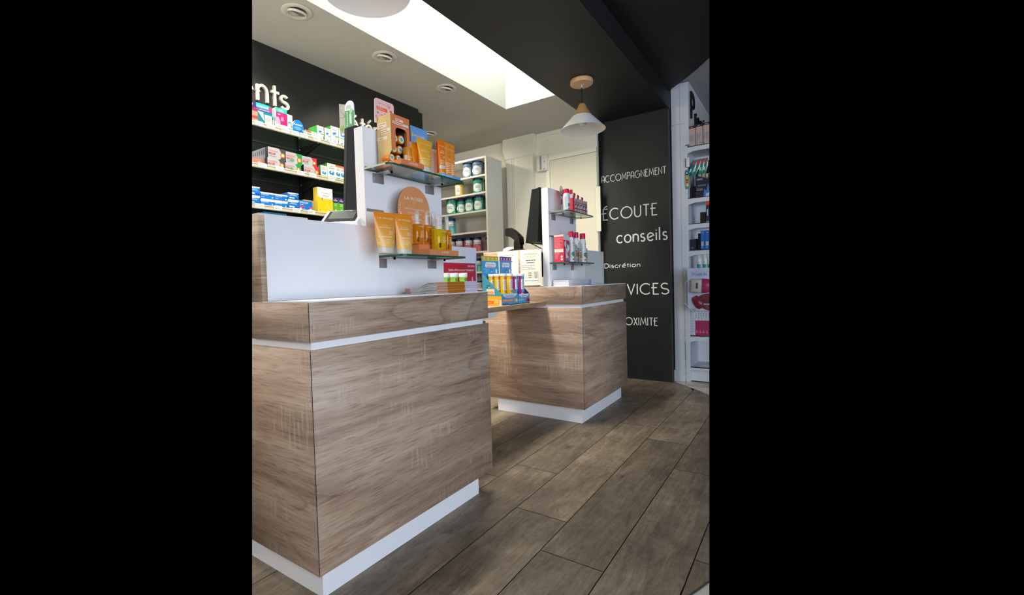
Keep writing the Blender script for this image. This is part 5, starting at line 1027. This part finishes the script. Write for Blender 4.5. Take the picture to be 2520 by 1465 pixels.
for i,(p0,p1,pt_,xx) in enumerate(((1416.5,1421,602,-1.366),(1425.5,1431.5,609,-1.366),(1441.5,1445.5,611,-1.39))):
    pbox('repellent_box','small grey box with an orange patch, %s on the far lower shelf'%('first','middle one','last')[i],'product box',p0,p1,pt_,xx,ZG2,.03 if i==2 else .006,'#c9ccd0',RC,side='#9a9ca0',group='small grey boxes with orange patch')

# ------------------------------------------------------------------ shop shelving on the right
YS = 4.63
WS = P('#d6d9e0',.4,name='shop_shelf_white')
pw = MB().box(-1.02,4.62,.0,-.905,4.66,ZU,WS)
for x in (-.945,): pw.box(x-.001,4.6193,.06,x+.001,4.62,ZU,P('#9a9a98',.6))
pw.box(-.905,4.62,2.21,-.87,4.659,ZU,WS).box(-1.02,4.6193,2.408,-.905,4.62,2.411,P('#8f8f8c',.6)); struct('wall_shop_end', pw)
struct('baseboard_right', MB().box(-1.026,4.60,0,-.985,4.6190,.105,WS))
struct('wall_shop', MB().box(-.89,4.66,2.2,-.87,8.6,ZU+.01,SHOPW))
un = empty('shop_shelving_unit', (-.905,YS,0), 0, 'white shelving unit with angled shelves at the right edge of the photo', 'shelving unit')
UW = .9
MB().box(0,0,.0,.018,.42,2.2,WS).build('side_panel', un)
MB().box(.0182,.395,1.72,UW,.3999,2.13,P('#141418',.5)).box(.0182,.40,.12,UW,.42,2.2,WS).build('back_panel', un)  # black sheet in the second bay stands in for the dark shadow inside
MB().box(.0182,.012,.012,UW,.03,.13,WS).box(.0182,.03,.02,UW,.4,.04,P('#1a1a1c')).build('plinth_panel', un)
for k, z_ in enumerate((2.184,1.711,1.474,1.229,.985,.43,.135)):
    s_ = MB().box(.0185,.03,z_-.012,UW,.398,z_-.001,WS if k in (0,6) else P('#bfc3ca',.35))
    s_.poly([(.0185,z_-.055 if k<6 else z_-.02),(.028,z_-.052 if k<6 else z_-.02),(.07,z_-.040 if k < 6 else z_-.02),(.35,z_-.038 if k<6 else z_-.02),(.35,z_),(.0185,z_)],0,.03,WS).box(.0185,-.001,z_,.35,.03,z_+.006,P('#1b1b20',.4)).box(.35,0,z_-.04,UW,.03,z_,WS)
    s_.build('shelf', un)
def sb(name,label,cat,px0,px1,pyt,y,zb,d,base,ds,**k): return pbox(name,label,cat,px0,px1,pyt,y,zb,d,base,ds,face='S',**k)
Y5 = YS+.006; zt = 2.1905
for i,(p0,p1,pt_) in enumerate(((1695,1711.5,312),(1712.5,1729,307),(1730.5,1750,302.5))):
    sb('cosmetic_box','pinkish grey box with dark top, %s on the top shop shelf'%('left','middle','right')[i],'cosmetic box',p0,p1,pt_,Y5,zt,.09,'#b9a8a8',[('r',0,.88,1,1,'#2e2436'),('r',0,.6,1,.88,'#c9a79c'),('l',.1,.25,.8,.55,6,'#8f8488'),('r',.08,.03,.2,.06,'#30282e'),('c',.15,.91,.7,.96,1,'#c8b8c4')],group='pinkish boxes on the top shop shelf',side='#3a3238')
# hanging packs
hk = empty('hanging_rail', (-.88,YS+.06,1.995), 0, 'dark wire rail holding teal toothbrush packs in the shop shelving', 'rail')
MB().tube([(0,0,0),(.3,0,.0)],.003,BLACKM).tube([(0,0,0),(0,.3,.02)],.003,BLACKM).tube([(0,-.03,-.06),(0,0,0)],.003,BLACKM).build('wire', hk)
for i,(px,py,ln) in enumerate(((1703,395,.0),(1713,393,.002),(1722.5,391.5,0),(1732,390,0))):
    a = at(px,py,1,YS+.02); zb_ = at(px,py+37,1,YS+.02).z; h = a.z-zb_; lean = -.02 if i < 2 else -.003
    mb = MB().poly([(lean,0),(lean+.034,0),(.046,h),(.014,h)],0,.006,P('#147a70',.35)); mb.poly([(.016,h*.68),(.034,h*.68),(.038,h*.97),(.022,h*.97)],-.0006,-.0003,P('#d03a4c')); mb.poly([(lean+.006,h*.22),(lean+.022,h*.22),(lean+.028,h*.44),(lean+.012,h*.44)],-.0006,-.0003,P('#b6d8cc')); mb.poly([(lean+.030,h*.10),(.046,h*.5),(.050,h*.9),(.038,h*.62)],-.0012,-.0004,P('#f0f2f2'))
    mb.build('toothbrush_pack', loc=(a.x-.012,YS+.02-.001*i,zb_), label='teal and red toothbrush pack, %s from the left on the rail'%('first','second','third','fourth')[i], cat='toothbrush pack', group='teal packs hanging in a row')
a = at(1688,418,1,YS-.02); zb_ = at(1690,465,1,YS-.02).z; h = a.z-zb_; w_ = .034
mb = MB().poly([(w_*.3,0),(w_*.75,.0),(w_,h*.2),(w_,h*.9),(w_*.7,h),(w_*.25,h),(0,h*.85),(0,h*.2)],0,.008,P('#1f9aa0',.4)); mb.rect(w_*.15,h*.12,w_*.85,h*.68,P('#e0a42c')).rect(0,h*.74,w_*.9,h*.9,P('#1c1c2c'),-.0005).rect(w_*.2,h*.79,w_*.7,h*.85,P('#e8e8ee'),-.0008).disc(w_*.5,h*.45,.008,P('#201c18'),-.0006).disc(w_*.45,h*.34,.006,P('#201c18'),-.0006).rect(w_*.4,h*.14,w_*.8,h*.22,P('#e8e4ea'),-.0006)
mb.build('insect_pack', loc=(a.x-.008,YS-.02,zb_), label='yellow and teal hanging pack at the front edge of the shop shelving', cat='pack')
tag(MB().rbox(0,0,0,.028,.03,.085,P('#e4e4e2',.4),.004).build('white_holder', loc=(-.893,YS-.034,2.0)), 'white plastic clip box above the yellow hanging pack', 'clip')
sb('plaster_box','dark navy box with a blue splash picture on the second shop shelf','medicine box',1711.5,1760,446,YS+.05,1.7175,.1,'#10142e',[('p',[(0,1),(.0,1.32),(.8,1.0)],'#141830'),('t','URGO',.22,1.02,.10,'#e6e8f0',.3),('c',.08,.62,.58,.8,1,'#6a6f86'),('l',.06,.4,.4,.55,2,'#9aa0b4'),('p',[(.4,0),(.45,.5),(.55,.35),(.65,.8),(.72,.4),(.9,.55),(.95,0)],'#3f78c8'),('p',[(.5,0),(.55,.25),(.62,.2),(.7,.3),(.8,.0)],'#a8d0ee')],side='#0c0e1c')
for i,(px) in enumerate((1718,1726.5,1735,1743)):
    a = at(px,441,1,YS+.16); tag(MB().box(0,0,0,.036,.006,.11,P('#cfc8a4',.4)).rect(.01,.03,.028,.08,P('#8a86a8')).build('hanging_sachet', loc=(a.x,YS+.16,a.z-.06), group=None), 'small cream and grey sachet hanging behind the navy box, %s of the row'%('first','second','third','fourth')[i], 'sachet', 'cream sachets on hooks')
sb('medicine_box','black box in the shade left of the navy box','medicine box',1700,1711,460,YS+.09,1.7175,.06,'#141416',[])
# third shelf items
sb('medicine_box','red and navy upright box at the photo edge, third shop shelf','medicine box',1737,1750,493,Y5+.01,1.4805,.08,'#1a2a52',[('r',0,.78,1,1,'#d8452c'),('r',.2,.3,.4,.6,'#b8c8e0'),('r',0,0,1,.06,'#3aa89a')],side='#16203c')
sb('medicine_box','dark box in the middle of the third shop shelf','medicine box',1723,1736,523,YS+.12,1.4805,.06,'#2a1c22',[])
# fourth shelf items
BL = [('r',0,0,1,1,'#1c62b8'),('c',.2,.86,.8,.92,1,'#a8d0f0'),('r',.12,.2,.66,.42,'#c8d4e4'),('l',.16,.24,.6,.4,4,'#3a4a6a'),('l',.1,.06,.8,.16,2,'#a8c8e8'),('l',.3,.5,.6,.8,4,'#3a86d4')]
for i,(p0,p1,pt_) in enumerate(((1724,1734.5,568.5),(1735,1747,567.5))): sb('cosmetic_box','bright blue upright box, %s on the fourth shop shelf'%('left','right')[i],'cosmetic box',p0,p1,pt_,Y5+.004,1.2355,.06,'#1c62b8',BL,side='#164a8a',group='bright blue boxes')
for i,(p0,p1,pt_,dy) in enumerate(((1698,1713,590,.03),(1709,1717,588,.09),(1717.5,1723.5,575,.05))): sb('cosmetic_box','dark navy jar box, %s beside the bright blue boxes'%('left one','middle one','right one')[i],'cosmetic box',p0,p1,pt_,Y5+dy,1.2355,.05,'#161e36',[('l',.2,.1,.8,.3,2,'#7a86a0')],group='dark navy jar boxes')
# fifth shelf bottles
for i,(px,) in enumerate(((1719.5,),(1733.5,),(1746,))):
    a = at(px-6,640,1,YS+.01); b = at(px+6,640,1,YS+.01); r = true_r(b.x-a.x,(a+b)/2,'S'); zt_ = at(px,623,1,YS+.01).z; zb_ = .9915
    t = empty('lotion_bottle', ((a.x+b.x)/2,YS+.01+r,zb_), 0, 'clear capped bottle with white and teal label, %s on the shelf above the acrylic stand'%('left','middle','right')[i], 'bottle', 'teal and white bottles'); h = zt_-zb_
    MB().lathe([(r*.96,0),(r,.004),(r,h*.74),(r*.7,h*.80)],0,0,P('#e0e6e4',.25),24).rect(-r*.8,h*.25,r*.8,h*.52,P('#1f9a88'),-.0004,fn=ROUND(r),n=6).text('A',0,h*.56,.016,P('#1f8a7a'),-.0005,align='c',fn=ROUND(r)).build('body', t)
    MB().lathe([(r*.9,h*.76),(r*.9,h*.97),(r*.8,h)],0,0,CLEAR,22).build('clear_cap', t, label='clear plastic cap')
# lower shelf boxes
for i in range(5):
    p0 = 1711+i*8.2
    sb('pharmacy_box','white and magenta upright box, %s on the low shop shelf'%('leftmost','second','third','fourth','fifth')[i],'product box',p0,p0+7.8,767,YS+.05,.4365,.08,'#d9d6e2',[('r',0,0,1,.62,'#b01c5c'),('l',.2,.1,.8,.22,2,'#e8b8cc'),('l',.3,.72,.7,.95,3,'#9a96a8')],group='white and magenta boxes',side='#d0ccd8')
for i in range(3):
    p0 = 1697+i*4.6
    sb('pharmacy_box','plain white upright box, %s of three left of the magenta boxes'%('first','second','third')[i],'product box',p0,p0+4.3,768,YS+.05,.4365,.08,'#dcdde4',[('l',.3,.1,.7,.9,7,'#b0b0b8')],group='plain white boxes',side='#c6c8d0')
# acrylic stand
YA = 4.435
ast = empty('acrylic_stand', (-.897,YA,0), 0, 'tall clear acrylic brochure stand before the shop shelving', 'acrylic stand')
MB().box(0,0,0.001,.5,.003,1.072,ACRYL).box(0,.003,.001,.003,.05,1.072,ACRYL).build('front_panel', ast)
rb = MB();
for (cz,rz_) in ((.93,.12),(.76,.09)): rb.ribbon([(.01+.012*k, cz+rz_*math.sin(PI*k/30)*.9) for k in range(31)] if cz > .8 else [(.012*k, cz-rz_*1.6*math.sin(PI*k/34)) for k in range(31)],.004,P('#c9ccd2',.2),-.0004,-.001)
rb.build('engraved_arc', ast)
for k,zz in enumerate((1.05,.32,.12)): MB().lathe([(.006,-.001),(.006,-.005)],.012,zz,STEEL,12,axis='y').build('screw', ast)
pa = at(1691,661,1,YA+.05); pb2 = at(1744,760,1,YA+.05)
ps = MB().box(0,0,0,.185,.001,pa.z-.70,P('#ccd6ee',.4)).text('Trousse de',.095,pa.z-.70-.068,.029,P('#3566b0'),width=.128,align='c')
ps.build('poster_sheet', loc=(pa.x,YA+.052,.70), label='white sheet reading Trousse de behind the acrylic', cat='poster')
def bag(label, px, py, w, h, d, rotx, card, col='#b0185a', yy=YA+.02):
    a = at(px,py,1,yy); t = empty('cosmetic_pouch', (a.x,yy,a.z), 0, label, 'pouch', 'shiny magenta pouches'); t.rotation_euler = (0,rotx,0)
    m_ = P(col,.25); mb = MB(); loops = []
    for k in range(9):
        u = k/8; s_ = math.sin(PI*min(1,max(0,u)))**.45 if 0 < u < 1 else .12; loops.append([(w*(u-.5), d/2+(d/2*s_)*math.cos(2*PI*i/16), h/2*(.55+.45*s_)*math.sin(2*PI*i/16)*(1+.04*math.sin(5*u+i))) for i in range(16)])
    mb.loft(loops, m_); mb.build('pouch', t)
    if card: MB().rbox(-w*.55,-.004,-h*.48,-w*.02,.002,h*.46,P('#b9aba6',.5),.0018,1).rbox(-w*.52,-.006,-h*.43,-w*.05,-.0042,h*.41,P('#d8cfc4',.5),.0008,1).rect(-w*.30,-h*.2,-w*.20,h*.2,P('#2f5a5c'),-.0068).build('window_card', t)
bag('large magenta pouch with a cream front card, top of the pile', 1728,704,.17,.13,.07,.05,True); bag('small crumpled magenta pouch, lower left of the pile', 1716,745,.12,.075,.05,1.05,False,'#8c1638'); bag('magenta pouch at the lower right photo edge of the pile', 1743,735,.15,.09,.05,-.1,False,'#7c1434')
bag('dark pink pouch peeping out lowest at the photo edge', 1745,758,.10,.05,.04,.2,False,'#8c2a48')

# ------------------------------------------------------------------ the model stops where the photograph stops :
# cut everything on two upright planes, left and right limits of what the photo shows
bpy.context.view_layer.update()
def side_plane(px):
    d1 = (_f + _r*((px-PCX)/FPX) - _u*((0-PCY)/FPX)); d2 = (_f + _r*((px-PCX)/FPX) - _u*((H_-PCY)/FPX))
    n = d1.cross(d2).normalized(); c = _f + _r*((1183-PCX)/FPX)
    return n if n.dot(c) > 0 else -n          # points to the inside
planes = [side_plane(620.5), side_plane(1745.5)]
for o in [o for o in bpy.data.objects if o.type == 'MESH']:
    mw = o.matrix_world; mi = mw.inverted()
    for pn_ in planes:
        ds = [(mw @ v.co - EYEP).dot(pn_) for v in o.data.vertices]
        if not ds or min(ds) >= 0: continue
        co = mi @ EYEP; no = (mw.to_3x3().transposed() @ pn_)
        bm = bmesh.new(); bm.from_mesh(o.data)
        r = bmesh.ops.bisect_plane(bm, geom=bm.verts[:]+bm.edges[:]+bm.faces[:], plane_co=co, plane_no=no, clear_inner=True, dist=1e-6)
        bm.to_mesh(o.data); bm.free()
for o in [o for o in bpy.data.objects if o.type == 'MESH' and len(o.data.polygons) == 0]: bpy.data.objects.remove(o)
for _ in range(2):
    for o in [o for o in bpy.data.objects if o.type == 'EMPTY' and not o.children]: bpy.data.objects.remove(o)
